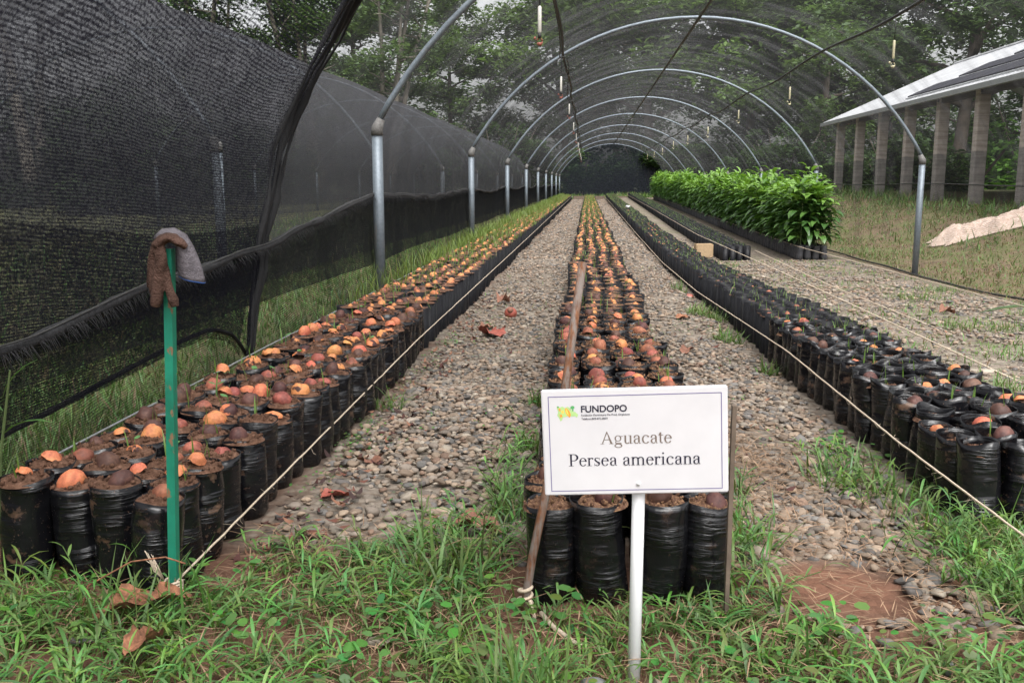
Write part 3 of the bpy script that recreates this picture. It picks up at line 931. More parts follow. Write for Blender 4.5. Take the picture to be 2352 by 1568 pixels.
for d, b, r, c, x, y, sd in cand[:300]:
    k = b['k']; rot = random.uniform(0, 2 * pi); sc = random.uniform(.93, 1.07)
    z = zf(x, y)
    o = link('grow_bag', random.choice(BAGS[k]), None, (x, y, z - .004))
    o.rotation_euler = (random.uniform(-.03, .03), random.uniform(-.03, .03), rot)
    o.scale = (random.uniform(.95, 1.05), random.uniform(.95, 1.05), sc)
    tag(o, 'grow bag with %s, %s in %s row of %s bed' % (SDW[sd], COLW[k][c], ORD[r], k), 'grow bag', 'black grow bags in rows')
    link('soil', random.choice(SOILS[k]), o)
    zs = b['zs'] / 1.0
    if sd:
        s = link('avocado_seed', random.choice(SEEDS[sd]), o, (random.uniform(-.018, .018), random.uniform(-.018, .018), zs + .006 + random.uniform(-.010, .009)))
        s.rotation_euler = (random.uniform(-.5, .5), random.uniform(-.5, .5), random.uniform(0, 6.28))
        q = random.uniform(.92, 1.30); s.scale = (q * random.uniform(.95, 1.2), q, q)
    if random.random() < (.45 if k != 'right' else .6):
        s = link('seedling', SPROUT2 if (k == 'left' and random.random() < .3) else random.choice(SPROUTS), o, (random.uniform(-.02, .02), random.uniform(-.02, .02), zs))
        s.rotation_euler = (0, 0, random.uniform(0, 6.28)); q = random.uniform(.7, 1.25); s.scale = (q, q, q)

# the thousands of bags farther back: one mass
ns = 8
an = np.linspace(0, 2 * pi, ns, endpoint=False)
ring = lambda r, z: np.stack([r * np.cos(an), r * np.sin(an), np.full(ns, z)], 1)
idx = np.arange(ns); nx = (idx + 1) % ns


def far_bags(pts, name, label, plain=False):
    """pts: x,y,z,zs,seedcode(-1..3),husk"""
    pts = np.asarray(pts, float); n = len(pts)
    Vb = np.concatenate([ring(.064, 0), ring(.066, BH), ring(.060, BH - .004), ring(.060, .2)])
    Fb = np.concatenate([np.stack([idx + k * ns, nx + k * ns, nx + (k + 1) * ns, idx + (k + 1) * ns], 1) for k in range(3)])
    Mt = rotz_mats(RNG.uniform(0, 6.28, n)); sc = RNG.uniform(.95, 1.06, n)
    Mt[:, 2, 2] = sc
    Mt[:, 2, 0] = RNG.normal(0, .06, n); Mt[:, 2, 1] = RNG.normal(0, .07, n)
    Mt[:, 0, 2] = RNG.normal(0, .03, n)
    T = pts[:, :3]
    V1, F1 = scatter(Vb, Fb, Mt, T)
    Vs = np.concatenate([ring(.066, .004), [[0, 0, .016]]]); Fs_ = np.stack([idx, nx, np.full(ns, ns)], 1)
    T2 = T.copy(); T2[:, 2] += pts[:, 3] * sc
    Mr = rotz_mats(RNG.uniform(0, 6.28, n))
    V2, F2 = scatter(Vs, Fs_, Mr, T2)
    parts = [V1, V2]; F = [F1]; F3 = [F2 + len(V1)]; mi3 = [np.full(len(F2), 1)]
    hus = pts[:, 5] > .5
    mi3 = [np.where(np.repeat(hus, ns), 2, 1)]
    off = len(V1) + len(V2)
    sel = pts[:, 4] >= 0
    k6 = 7; a6 = np.linspace(0, 2 * pi, k6, endpoint=False); i6 = np.arange(k6); n6 = (i6 + 1) % k6
    r6 = lambda r, z: np.stack([r * np.cos(a6), r * np.sin(a6), np.full(k6, z)], 1)
    Vd = np.concatenate([r6(.027, -.005), r6(.023, .017), [[0, 0, .031]]])
    Fd4 = np.stack([i6, n6, n6 + k6, i6 + k6], 1); Fd3 = np.stack([i6 + k6, n6 + k6, np.full(k6, 2 * k6)], 1)
    ms = int(sel.sum())
    if ms:
        Md = rand_rots(ms, .6) * RNG.uniform(.55, 1.15, (ms, 1, 1)) * RNG.uniform(.7, 1.25, (ms, 1, 3))
        Td = T2[sel] + np.stack([RNG.uniform(-.018, .018, ms), RNG.uniform(-.018, .018, ms), np.full(ms, .006)], 1)
        V4, F4 = scatter(Vd, Fd4, Md, Td); _, F5 = scatter(Vd, Fd3, Md, Td)
        parts.append(V4); F.append(F4 + off); F3.append(F5 + off)
        code = pts[sel, 4].astype(int) + 3
        m4 = np.repeat(code, k6); mi3.append(np.repeat(code, k6))
    mats = [M['bag_old' if plain else 'bag_far'], M['soil'], M['soil_husk'], M['seed_orange'], M['seed_peel'], M['seed_red'], M['seed_dark']]
    Fl = F + F3
    mi = [0] + ([m4] if ms else []) + mi3
    me = mesh_np(name, np.concatenate(parts), Fl, mats, mi, smooth=True)
    return tag(link(name, me), label, None, None, 'stuff')


code = {'orange': 0, 'peel': 1, 'red': 2, 'dark': 3, None: -1}
pts = [(x, y, zf(x, y), b['zs'], code[sd] if not (b['k'] == 'right' and random.random() < .0) else -1, b['k'] == 'middle' or (b['k'] == 'right' and random.random() < .4)) for d, b, r, c, x, y, sd in cand[300:]]
bed4 = []
for r in range(int((61 - 18.2) / .136)):
    for c in range(4):
        x = 2.60 + c * .135 + random.uniform(-.01, .01); y = 18.2 + r * .136
        bed4.append((x, y, zf(x, y), .22, 3 if random.random() < .12 else -1, 0))
far_bags(pts + bed4, 'distant_grow_bags', 'black grow bags filling the beds farther down the tunnel')

# grass seedlings and weeds growing over the far bags
def stuff_blades(name, label, P, L, W, cols, a0r=(0, .5), br=(0, 1.2), S=3):
    n = len(P)
    V, F, C = blades(n, P, RNG.uniform(0, 6.28, n), L, W, RNG.uniform(*a0r, n), RNG.uniform(*br, n), cols, S)
    return tag(link(name, mesh_np(name, V, [F], [M['grass']], cols=C)), label, None, None, 'stuff')


P, Ls, Cs, Ws = [], [], [], []
def add_blades(p, l, w_, c): P.append(p); Ls.append(l); Ws.append(w_); Cs.append(c)
n = 15000
y = 6.0 + 54 * RNG.random(n) ** 1.35; x = -1.66 + .66 * RNG.random(n) ** 1.5
keep = RNG.random(n) < np.clip((y - 5.5) / 9, .05, 1)
x, y = x[keep], y[keep]; n = len(x)
add_blades(np.stack([x, y, np.full(n, .24)], 1), RNG.uniform(.05, .17, n) * np.clip(.8 + (-.95 - x), .8, 1.4), .0022 + y * .00011, green_cols(n, .6, .03))
n = 6000
y = 5.5 + 55 * RNG.random(n) ** 1.1; x = -.14 + .5 * RNG.random(n)
keep = RNG.random(n) < np.clip((y - 4) / 26, .12, 1); x, y = x[keep], y[keep]; n = len(x)
add_blades(np.stack([x, y, np.full(n, .24)], 1), RNG.uniform(.05, .13, n), .002 + y * .0001, green_cols(n, .45, .03))
n = 3500
y = 5.5 + 55 * RNG.random(n); x = 1.13 + .5 * RNG.random(n)
add_blades(np.stack([x, y, zg(x, y) + .22], 1), RNG.uniform(.05, .13, n), .002 + y * .0001, green_cols(n, .35, .03))
n = 3500
y = 18.3 + 42 * RNG.random(n); x = 2.55 + .5 * RNG.random(n)
add_blades(np.stack([x, y, zg(x, y) + .21], 1), RNG.uniform(.06, .13, n), .0022 + y * .0001, green_cols(n, .3, .03))
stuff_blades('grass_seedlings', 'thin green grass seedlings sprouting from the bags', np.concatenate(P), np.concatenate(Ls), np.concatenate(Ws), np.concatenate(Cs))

# ------------------------------------------------------------------ avocado saplings
def leaf_geo(L, Wd, droop, S=4, fold=.25):
    """a lance-shaped leaf along +x with a raised midrib fold"""
    V = []; t = np.linspace(0, 1, S + 1); ang = .25 - droop * t
    x = np.concatenate([[0], np.cumsum(np.cos(ang[:-1]) * L / S)]); z = np.concatenate([[0], np.cumsum(np.sin(ang[:-1]) * L / S)])
    wd = Wd * np.sin(pi * np.clip(t * .93 + .05, 0, 1)) ** .8
    for i in range(S + 1):
        V += [(x[i], -wd[i], z[i] + wd[i] * fold), (x[i], 0, z[i]), (x[i], wd[i], z[i] + wd[i] * fold)]
    F = []
    for i in range(S):
        a = i * 3; F += [(a, a + 3, a + 4, a + 1), (a + 1, a + 4, a + 5, a + 2)]
    return np.array(V), np.array(F)


def mat_avleaf():
    t = NT('avocado_leaf'); a = t.attr(); o = t.coord()
    c = t.mix(1.0, a, t.ramp(t.noise(o, 9, 3), [(.3, .8), (.7, 1.2)]), 'MULTIPLY')
    t.base(c, .33, 0, .5)
    tr = t.new('ShaderNodeBsdfTranslucent'); t.l.new(t.mix(1.0, a, (1.3, 1.4, .5), 'MULTIPLY'), tr.inputs[0])
    mx = t.new('ShaderNodeMixShader'); mx.inputs[0].default_value = .22
    t.l.new(t.b.outputs[0], mx.inputs[1]); t.l.new(tr.outputs[0], mx.inputs[2]); t.l.new(mx.outputs[0], t.out.inputs[0])
    return t.m


M['avleaf'] = mat_avleaf()
LG = [leaf_geo(random.uniform(.26, .40), random.uniform(.046, .070), random.uniform(.6, 1.7)) for _ in range(6)]
LEAF_ME = []
for i, (v, f) in enumerate(LG):
    for c in ((.05, .115, .03), (.085, .175, .04), (.15, .27, .055)):
        LEAF_ME.append(mesh_np('leaf', v, [f], [M['avleaf']], cols=np.tile([c], (len(v), 1)), smooth=True))


def sapling_leaves(hh, n, seed):
    """list of (pos, M3x3, geo index, colour)"""
    r = np.random.default_rng(seed); out = []
    for i in range(n):
        u = (i + .5) / n; z = .10 + (hh - .08) * u ** .8
        a = i * 2.4 + r.uniform(-.4, .4); el = r.uniform(-.35, .35) + .55 * u ** 2
        s = r.uniform(.8, 1.15) * (1.0 if u < .9 else .7)
        ca, sa, ce, se = math.cos(a), math.sin(a), math.cos(el), math.sin(el)
        m3 = np.array([[ca * ce, -sa, -ca * se], [sa * ce, ca, -sa * se], [se, 0, ce]]) * s
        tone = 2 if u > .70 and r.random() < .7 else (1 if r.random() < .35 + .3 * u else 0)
        pet = .03 + .05 * r.random()
        out.append((np.array([ca * pet, sa * pet, z]), m3, int(r.integers(0, 6)), tone))
    return out


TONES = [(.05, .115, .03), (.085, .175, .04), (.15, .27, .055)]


def foliage_mesh(name, leaves):
    V, F, C = [], [], []; n = 0
    for p, m3, g, tone in leaves:
        v, f = LG[g]; V.append(v @ m3.T + p); F.append(f + n); n += len(v)
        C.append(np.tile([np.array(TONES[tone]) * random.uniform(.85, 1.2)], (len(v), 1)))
    return np.concatenate(V), np.concatenate(F), np.concatenate(C)


SAP = []
for i in range(10):
    hh = random.uniform(.8, 1.25); lv = sapling_leaves(hh, 22, i)
    v, f, c = foliage_mesh('foliage', lv)
    me = mesh_np('foliage', v, [f], [M['avleaf']], cols=c, smooth=True)
    st = MB(); st.tube([(0, 0, -.02), (.008 * math.sin(i), .006, hh * .5), (0, 0, hh)], [.007, .006, .003], 5)
    so = st.build('stem', M['stemgreen']); sm = so.data; bpy.data.objects.remove(so)
    SAP.append((hh, lv, me, sm, (v, f, c)))
SBAG = [bag_mesh('bag', 31 + i, .3, M['bag_old'], random.uniform(-.06, .06)) for i in range(3)]
SX = [3.98, 4.13, 4.28, 4.43]
sp = []
for r in range(int((58 - 18.2) / .15)):
    for c in range(4):
        sp.append((18.2 + r * .15 + random.uniform(-.02, .02), r, c, SX[c] + random.uniform(-.015, .015)))
CW = ['leftmost', 'second from left', 'second from right', 'rightmost']
FV, FF, FC = [], [], []; fn = 0; bagpts = []
for y, r, c, x in sp:
    z = zf(x, y); i = random.randrange(10); q = random.uniform(.68, 1.10) * (.88 + .3 * float(vnoise(y, x * 2, .9, 3))) * (1.12 if r < 2 and c < 2 else 1); rz = random.uniform(0, 6.28)
    if r < 75:
        root = empty('avocado_sapling', (x, y, z), rz)
        tag(root, 'leafy avocado sapling in black bag, %s in %s row of its bed' % (CW[c], ORD[r]), 'avocado sapling', 'avocado saplings massed in the bed on the right')
        link('bag', random.choice(SBAG), root)
        s_ = link('stem', SAP[i][3], root, (0, 0, .24)); s_.scale = (1, 1, q)
        if r < 3:
            for p, m3, g, tone in SAP[i][1]:
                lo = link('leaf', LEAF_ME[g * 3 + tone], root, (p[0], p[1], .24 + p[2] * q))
                from mathutils import Matrix
                lo.rotation_euler = Matrix(m3 / np.linalg.norm(m3[:, 0])).to_euler()
                sc_ = float(np.linalg.norm(m3[:, 0])); lo.scale = (sc_, sc_, sc_)
        else:
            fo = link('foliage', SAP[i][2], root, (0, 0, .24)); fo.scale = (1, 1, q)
    else:
        bagpts.append((x, y, z, .2, -1, 0))
        if r % 2 == 0 or c in (0, 1):
            v, f, cc = SAP[i][4]
            m3 = rotz_mats(np.array([rz]))[0]
            vv = v @ m3.T; vv[:, 2] *= q
            FV.append(vv + np.array([x, y, z + .24])); FF.append(f + fn); fn += len(v); FC.append(cc)
far_bags(bagpts, 'distant_sapling_bags', 'weathered black bags of the saplings farther back', True)
o = link('distant_saplings', mesh_np('distant_saplings', np.concatenate(FV), [np.concatenate(FF)], [M['avleaf']], cols=np.concatenate(FC), smooth=True))
tag(o, 'avocado saplings merging into a green mass toward the far end', None, None, 'stuff')
# ragged seedlings near the far end of the sapling bed

# ------------------------------------------------------------------ gravel
def ico(sub):
    import bmesh
    bm = bmesh.new(); bmesh.ops.create_icosphere(bm, subdivisions=sub, radius=1)
    V = np.array([v.co[:] for v in bm.verts]); F = np.array([[v.index for v in f.verts] for f in bm.faces]); bm.free(); return V, F


def rock(sub, seed):
    V, F = ico(sub); r = np.random.default_rng(seed); V = V.copy()
    for _ in range(7):   # cut flat facets
        d = r.normal(size=3); d /= np.linalg.norm(d); h_ = r.uniform(.55, .9); k = V @ d
        V -= np.outer(np.maximum(k - h_, 0), d)
    V += r.normal(0, .03, V.shape)
    V *= np.array([1, r.uniform(.6, .95), r.uniform(.32, .6)])
    return V, F


def stone_cols(n):
    base = np.array([[.36, .285, .22], [.29, .25, .215], [.20, .195, .19], [.31, .24, .185], [.38, .34, .285], [.27, .185, .14], [.15, .14, .135]])
    k = RNG.choice(len(base), n, p=[.28, .24, .14, .14, .10, .05, .05])
    return base[k] * np.array([1.02, .975, .925]) * RNG.uniform(.42, .90, (n, 1))


def lay_stones(n, xr, yr_, size, sub, nvar, keep, seed0, ypow=1.0):
    outV, outF, outC = [], [], []; off = 0
    for v in range(nvar):
        m_ = n // nvar
        x = RNG.uniform(*xr, m_); y = yr_[0] + (yr_[1] - yr_[0]) * RNG.random(m_) ** ypow
        k = keep(x, y); x, y = x[k], y[k]; m_ = len(x)
        s = RNG.uniform(*size, m_) * RNG.choice([.6, .8, 1, 1, 1.5], m_)
        Mt = rotz_mats(RNG.uniform(0, 6.28, m_)) @ rand_rots(m_, .35) * s[:, None, None]
        Vt, Ft = rock(sub, seed0 + v)
        T = np.stack([x, y, zg(x, y) + s * .18 + RNG.uniform(-.004, .010, m_)], 1)
        V, F = scatter(Vt, Ft, Mt, T)
        outV.append(V); outF.append(F + off); off += len(V)
        outC.append(np.repeat(stone_cols(m_), len(Vt), 0))
    return np.concatenate(outV), np.concatenate(outF), np.concatenate(outC)


def bare(x, y, s=0): return vnoise(x, y, 1.6, 3 + s) * .65 + vnoise(x, y, 5, 4 + s) * .35


def in_beds(x, y): return ((x > -1.58) & (x < -.98) & (y > 2.2)) | ((x > -.16) & (x < .38) & (y > 2.22)) | ((x > 1.1) & (x < 1.67) & (y > 2.85))
def patch(x, y): return ((x - .67) / .17) ** 2 + ((y - 2.40) / .2) ** 2 < 1
def kpath(x, y):
    p = RNG.random(len(x)); b = bare(x, y)
    ok = ~in_beds(x, y) & ~patch(x, y)
    front = np.where(x < .2, 2.50 + .10 * np.sin(x * 9), np.where(x < .45, 2.4, np.where(x < 1.2, 2.05 + .25 * np.abs(x - .8), 3.0)))
    edge = np.minimum.reduce([np.abs(x + .98), np.abs(x + .16), np.abs(x - .38), np.abs(x - 1.1)])
    dens = np.where(b > .56, .32, 1.0) * np.where((x < -.78) & (y < 7), np.clip((x + 1.0) / .16, .2, 1), np.clip(edge / .07, .25, 1)) * np.clip((y - front) / .25, 0, 1)
    strawy = (x > .38) & (y > 2.9) & (y < 4.3) & (x < .9)
    dens = np.where(strawy, dens * .8, dens)
    return ok & (p < dens)
def kright(x, y):
    p = RNG.random(len(x)); b = bare(x, y, 7)
    return ~in_beds(x, y) & (x > 1.66) & (x < 4.9) & (p < np.where(b > .55, .25, .9) * np.clip((y - 2.9) / .5, 0, 1)) & ~((y > 18) & (x > 2.5))


sets = [lay_stones(19000, (-.98, 1.12), (1.95, 5.0), (.009, .0215), 2, 10, kpath, 100, 1.15),
        lay_stones(20000, (-.98, 1.12), (5.0, 12), (.011, .022), 1, 6, kpath, 200, 1.3),
        lay_stones(11000, (-.98, 1.12), (12, 26), (.018, .03), 1, 4, kpath, 300, 1.2),
        lay_stones(9000, (-.98, 1.12), (26, 61), (.026, .042), 1, 3, kpath, 350, 1.0),
        lay_stones(13000, (1.62, 4.9), (2.9, 8.5), (.013, .024), 1, 6, kright, 400, 1.1),
        lay_stones(13000, (1.62, 4.9), (8.5, 24), (.018, .032), 1, 4, kright, 500, 1.2)]
V, F, C = [], [], []; n0 = 0
for v, f, c in sets: V.append(v); F.append(f + n0); C.append(c); n0 += len(v)
gv = link('gravel', mesh_np('gravel', np.concatenate(V), [np.concatenate(F)], [M['stone']], cols=np.concatenate(C), smooth=False))
tag(gv, 'loose grey and tan gravel on the paths between the beds', None, None, 'stuff')

# ------------------------------------------------------------------ grass, weeds, straw
P, Ls, Cs, Ws = [], [], [], []
def strew(n, xr, yr_, L, Wd, fn, yellow=0., dry=.08, dark=1.0):
    x = RNG.uniform(*xr, n); y = RNG.uniform(*yr_, n)
    k = RNG.random(n) < fn(x, y); x, y = x[k], y[k]; m_ = len(x)
    add_blades(np.stack([x, y, zg(x, y) - .005], 1), RNG.uniform(*L, m_), RNG.uniform(*Wd, m_), green_cols(m_, yellow, dry) * dark)


def tuft(n, cx, cy, r, L, Wd, yellow=.1, dry=.05):
    a = RNG.uniform(0, 6.28, n); q = r * np.sqrt(RNG.random(n)); x = cx + q * np.cos(a); y = cy + q * np.sin(a)
    add_blades(np.stack([x, y, zg(x, y) - .005], 1), RNG.uniform(*L, n), RNG.uniform(*Wd, n), green_cols(n, yellow, dry))


def clump(x, y, s=2.2, th=.42, seed=11): return np.clip((vnoise(x, y, s, seed) * .6 + vnoise(x, y, 6, seed + 2) * .4 - th) * 5, .06, 1)
front_edge = lambda x: np.where(x < -.9, 2.32, np.where(x < -.2, 2.66 + .1 * np.sin(x * 11), np.where(x < .42, 2.32, np.where(x < .6, 2.15, np.where(x < 1.05, 2.02, 2.9)))))
bareL = lambda x, y: ((x + 1.12) ** 2 / .02 + (y - 1.88) ** 2 / .007) < 1
def ffront(x, y): return clump(x, y) * np.clip((front_edge(x) - y) / .16, 0, 1) * ~bareL(x, y) * ~patch(x, y)
strew(34000, (-1.9, 1.75), (1.35, 2.9), (.018, .065), (.0012, .0026), lambda x, y: np.clip(ffront(x, y) + .35 * (y < front_edge(x)), 0, 1) * ~bareL(x, y) * ~patch(x, y), .15, .26)
strew(750, (-1.9, 1.75), (1.35, 2.2), (.07, .17), (.0025, .0045), ffront, .1, .05)
def fleft(x, y): return np.clip(1 - np.abs(y - 2.0) / .22, 0, 1) * .8
strew(300, (-1.9, -.85), (1.8, 2.2), (.08, .2), (.0025, .005), fleft, .12, .06)
strew(90, (-.25, .5), (2.0, 2.2), (.04, .12), (.002, .004), lambda x, y: np.ones_like(x), .08, .06)
strew(900, (.36, .62), (1.9, 3.4), (.05, .16), (.0025, .005), lambda x, y: clump(x, y, 3, .4, 5) * np.clip(1 - (x - .4) / .2, 0, 1), .08, .08)
strew(2200, (.95, 1.9), (1.9, 3.2), (.05, .17), (.002, .0045), lambda x, y: clump(x, y, 3, .3, 8) * np.where(y < 2.75, np.clip((x - .98 + (2.6 - y) * .1) / .12, 0, 1), np.clip((x - .85) / .2, 0, 1)), .1, .06)
tuft(120, -.10, 1.72, .10, (.10, .30), (.0025, .0045), .1)
tuft(40, .2, 1.66, .08, (.08, .2), (.0025, .0045), .1)
tuft(70, -1.02, 2.05, .16, (.08, .24), (.003, .005), .1)
tuft(90, -.36, 2.36, .12, (.10, .26), (.003, .0055), .05)
tuft(110, -.22, 2.9, .09, (.08, .2), (.0025, .004), .05)
tuft(90, .93, 3.3, .15, (.08, .2), (.003, .0055), .05)
# tufts at the feet of the right-hand bed
for cx, cy, r, n in ((.97, 7.7, .16, 260), (.95, 6.4, .10, 120), (.92, 9.5, .08, 60), (1.02, 5.3, .07, 60), (-.2, 3.6, .07, 90), (-.21, 4.4, .06, 70), (-.9, 4.3, .08, 40), (1.75, 4.1, .1, 60),
                     (2.2, 5.2, .15, 90), (2.9, 6.5, .3, 160), (3.4, 8.3, .35, 220), (2.0, 7.5, .2, 120), (4.4, 9.5, .3, 200), (1.9, 10.5, .3, 120), (3.9, 11.5, .4, 240), (2.2, 13.5, .3, 120), (4.7, 13, .3, 160)):
    tuft(n, cx, cy, r, (.05, .16), (.002, .0045), .2)
strew(7000, (1.65, 5.0), (3.0, 18), (.03, .10), (.003, .006), lambda x, y: np.clip((bare(x, y, 7) - .5) * 8, 0, 1), .2, .12)
strew(900, (-.98, 1.12), (3.0, 12), (.02, .07), (.002, .004), lambda x, y: np.clip((bare(x, y) - .55) * 8, .02, 1), .25, .05)
# grass on both sides of the tunnel, seen through the nets
strew(24000, (-3.3, -1.62), (2.2, 22), (.04, .14), (.003, .006), lambda x, y: np.clip(1.1 - y / 30, .2, 1) * np.where(x > -1.9, .35 * (y < 7), 1), .1, .1)
strew(5000, (-3.3, -1.7), (1.2, 4.5), (.06, .2), (.0025, .005), lambda x, y: np.ones_like(x), .12, .12)
strew(4000, (-8, -3.3), (4, 26), (.1, .4), (.005, .01), lambda x, y: np.ones_like(x), .1, .1)
strew(42000, (5.15, 11.5), (7, 34), (.03, .10), (.005, .010), lambda x, y: clump(x, y, .8, .3, 21), .30, .55)
strew(9000, (5.3, 9.6), (8, 30), (.04, .14), (.005, .010), lambda x, y: np.clip((vnoise(x, y, .7, 41) - .55) * 8, 0, 1), .15, .05)
strew(5000, (8.6, 10.6), (14, 40), (.10, .45), (.006, .013), lambda x, y: np.clip((vnoise(x, y, .6, 44) - .35) * 5, 0, 1), .12, .15)
strew(3500, (6.5, 12), (12, 34), (.1, .35), (.006, .012), lambda x, y: clump(x, y, .6, .5, 31), .1, .1)
strew(2500, (-2, 6), (61.5, 64), (.15, .5), (.012, .02), lambda x, y: np.ones_like(x), .2, .1)
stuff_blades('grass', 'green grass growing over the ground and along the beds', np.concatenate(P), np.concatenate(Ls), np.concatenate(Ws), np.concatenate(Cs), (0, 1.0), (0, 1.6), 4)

# creeping grass shoots: a leaning stem with short wide leaves on alternate sides
def shoots(name, label, spots):
    V, F, C = [], [], []; n0 = 0
    lv = [leaf_geo(l, w_, d, 4, .3) for l, w_, d in ((.055, .0032, .8), (.075, .0038, 1.2), (.04, .0034, .5), (.095, .0036, 1.5))]
    for x, y, hh in spots:
        a = random.uniform(0, 6.28); ln = random.uniform(.3, 1.0); k = random.randint(4, 7)
        g = np.array([random.uniform(.09, .16), random.uniform(.19, .28), random.uniform(.045, .08)]) * random.uniform(.7, 1.2)
        z0 = zf(x, y); pts = []
        for i in range(k + 1):
            t = i / k; pts.append((x + math.cos(a) * ln * hh * t ** 1.4, y + math.sin(a) * ln * hh * t ** 1.4, z0 + hh * (t - .25 * ln * t * t)))
        v, f = tube_geo(pts, .0013, 4, False); V.append(v); F.append(np.array(f) + n0); n0 += len(v); C.append(np.tile([g * .8], (len(v), 1)))
        for i in range(1, k + 1):
            v, f = random.choice(lv); s_ = random.uniform(.7, 1.25); az = a + (1 if i % 2 else -1) * random.uniform(.5, 1.3); el = random.uniform(.1, .8)
            ca, sa, ce, se = math.cos(az), math.sin(az), math.cos(el), math.sin(el)
            m3 = np.array([[ca * ce, -sa, -ca * se], [sa * ce, ca, -sa * se], [se, 0, ce]]) * s_
            V.append(v @ m3.T + np.array(pts[i])); F.append(f + n0); n0 += len(v)
            C.append(np.tile([g * random.uniform(.8, 1.25)], (len(v), 1)))
    o = link(name, mesh_np(name, np.concatenate(V), [np.concatenate(F)], [M['grass']], cols=np.concatenate(C), smooth=True))
    return tag(o, label, None, None, 'stuff')


ss = []
while len(ss) < 1000:
    x, y = random.uniform(-1.7, 1.6), random.uniform(1.45, 2.7)
    if y < float(front_edge(np.array(x))) and not patch(x, y) and not bareL(x, y) and (random.random() < .25 + float(clump(np.array(x), np.array(y)))): ss.append((x, y, random.uniform(.015, .075) * (.6 if (-.25 < x < .5 and y > 1.9) else 1)))
for cx, cy, rx, ry, n, h_ in ((1.08, 2.6, .12, .35, 70, .12), (1.35, 2.45, .3, .3, 90, .12), (.46, 2.6, .07, .5, 40, .1), (.85, 1.82, .35, .16, 110, .09), (-.9, 1.75, .5, .15, 120, .08), (-.24, 3.0, .06, .6, 40, .12), (-.35, 2.55, .2, .15, 40, .16), (-1.2, 2.08, .4, .1, 30, .14), (.95, 3.3, .1, .3, 30, .1)):
    for i in range(n): ss.append((random.gauss(cx, rx * .6), random.gauss(cy, ry * .6), random.uniform(.4, 1.2) * h_))
shoots('creeping_grass', 'creeping wide-bladed grass spreading through the foreground', ss)

# small broad-leaved weeds
def disc_leaf(n=7):
    a = np.linspace(-pi, pi, n, endpoint=False)
    return np.stack([.5 + .5 * np.cos(a), .36 * np.sin(a), .08 * np.sin(a) ** 2], 1), np.array([range(n)])


def weeds(name, label, spots):
    V, C = [], []; F = []; off = 0; vt, ft = disc_leaf()
    for cx, cy, r, n, s in spots:
        a = RNG.uniform(0, 6.28, n); q = r * np.sqrt(RNG.random(n))
        x, y = cx + q * np.cos(a), cy + q * np.sin(a)
        T = np.stack([x, y, zg(x, y) + RNG.uniform(.008, .06, n) * s / .02], 1)
        ss = s * RNG.uniform(.6, 1.4, n)
        Mt = rand_rots(n, .6) * ss[:, None, None]
        v, f = scatter(vt, ft, Mt, T)
        V.append(v); F.append(f + off); off += len(v)
        c = np.stack([RNG.uniform(.05, .13, n), RNG.uniform(.15, .26, n), RNG.uniform(.03, .07, n)], 1)
        C.append(np.repeat(c, len(vt), 0))
    o = link(name, mesh_np(name, np.concatenate(V), [np.concatenate(F)], [M['grass']], cols=np.concatenate(C)))
    return tag(o, label, None, None, 'stuff')


sp_ = []
for i in range(130):
    x = random.uniform(-1.6, 1.5); y = random.uniform(1.55, 2.3); sp_.append((x, y, .05, 8, random.uniform(.012, .032)))
for i in range(45): sp_.append((-.94 + random.uniform(-.03, .06), random.uniform(2.4, 6.5), .06, 12, .011))
for i in range(110): sp_.append((random.uniform(-.9, 1.0), random.uniform(2.6, 8), .07, 9, .011))
for i in range(14): sp_.append((-.2 + random.uniform(-.05, .03), random.uniform(2.5, 5), .06, 8, .015))
for i in range(10): sp_.append((random.uniform(.93, 1.08), random.uniform(3.6, 4.2), .09, 8, .022))
for i in range(30): sp_.append((random.uniform(2, 4.9), random.uniform(3.5, 12), .15, 14, .014))
weeds('broadleaf_weeds', 'small round-leaved weeds among the grass and gravel', sp_)

# dry straw
def straw(name, label, n, fx, L=(.05, .18)):
    pos = fx(n); m_ = len(pos)
    V, F, C = blades(m_, pos, RNG.uniform(0, 6.28, m_), RNG.uniform(*L, m_), np.full(m_, .0016), RNG.uniform(1.35, 1.6, m_), RNG.uniform(-.1, .25, m_),
                     np.array([[.34, .22, .14]]) * RNG.uniform(.5, 1.2, (m_, 1)), 3)
    o = link(name, mesh_np(name, V, [F], [M['straw']], cols=C)); return tag(o, label, None, None, 'stuff')


def fx1(n):
    x = np.concatenate([RNG.normal(.62, .13, n // 2), RNG.normal(.72, .25, n // 4), RNG.uniform(-1.5, 1.6, n - n // 2 - n // 4)])
    y = np.concatenate([RNG.normal(3.45, .35, n // 2), RNG.normal(2.5, .35, n // 4), RNG.uniform(1.5, 2.6, n - n // 2 - n // 4)])
    k = ~in_beds(x, y) & ~(patch(x, y) & (RNG.random(n) < .8))[:len(x)] if 0 else ~in_beds(x, y) & ~patch(x, y); x, y = x[k], y[k]
    return np.stack([x, y, zg(x, y) + RNG.uniform(.004, .03, len(x))], 1)


straw('straw', 'dry brown straw scattered over the right-hand path', 2200, fx1, (.03, .12))
def fx2(n):
    y = RNG.uniform(6, 22, n); x = 4.98 + RNG.normal(0, .07, n)
    return np.stack([x, y, zg(x, y) + .02], 1)
straw('straw_edge', 'line of pale straw along the foot of the right net', 1500, fx2, (.08, .2))

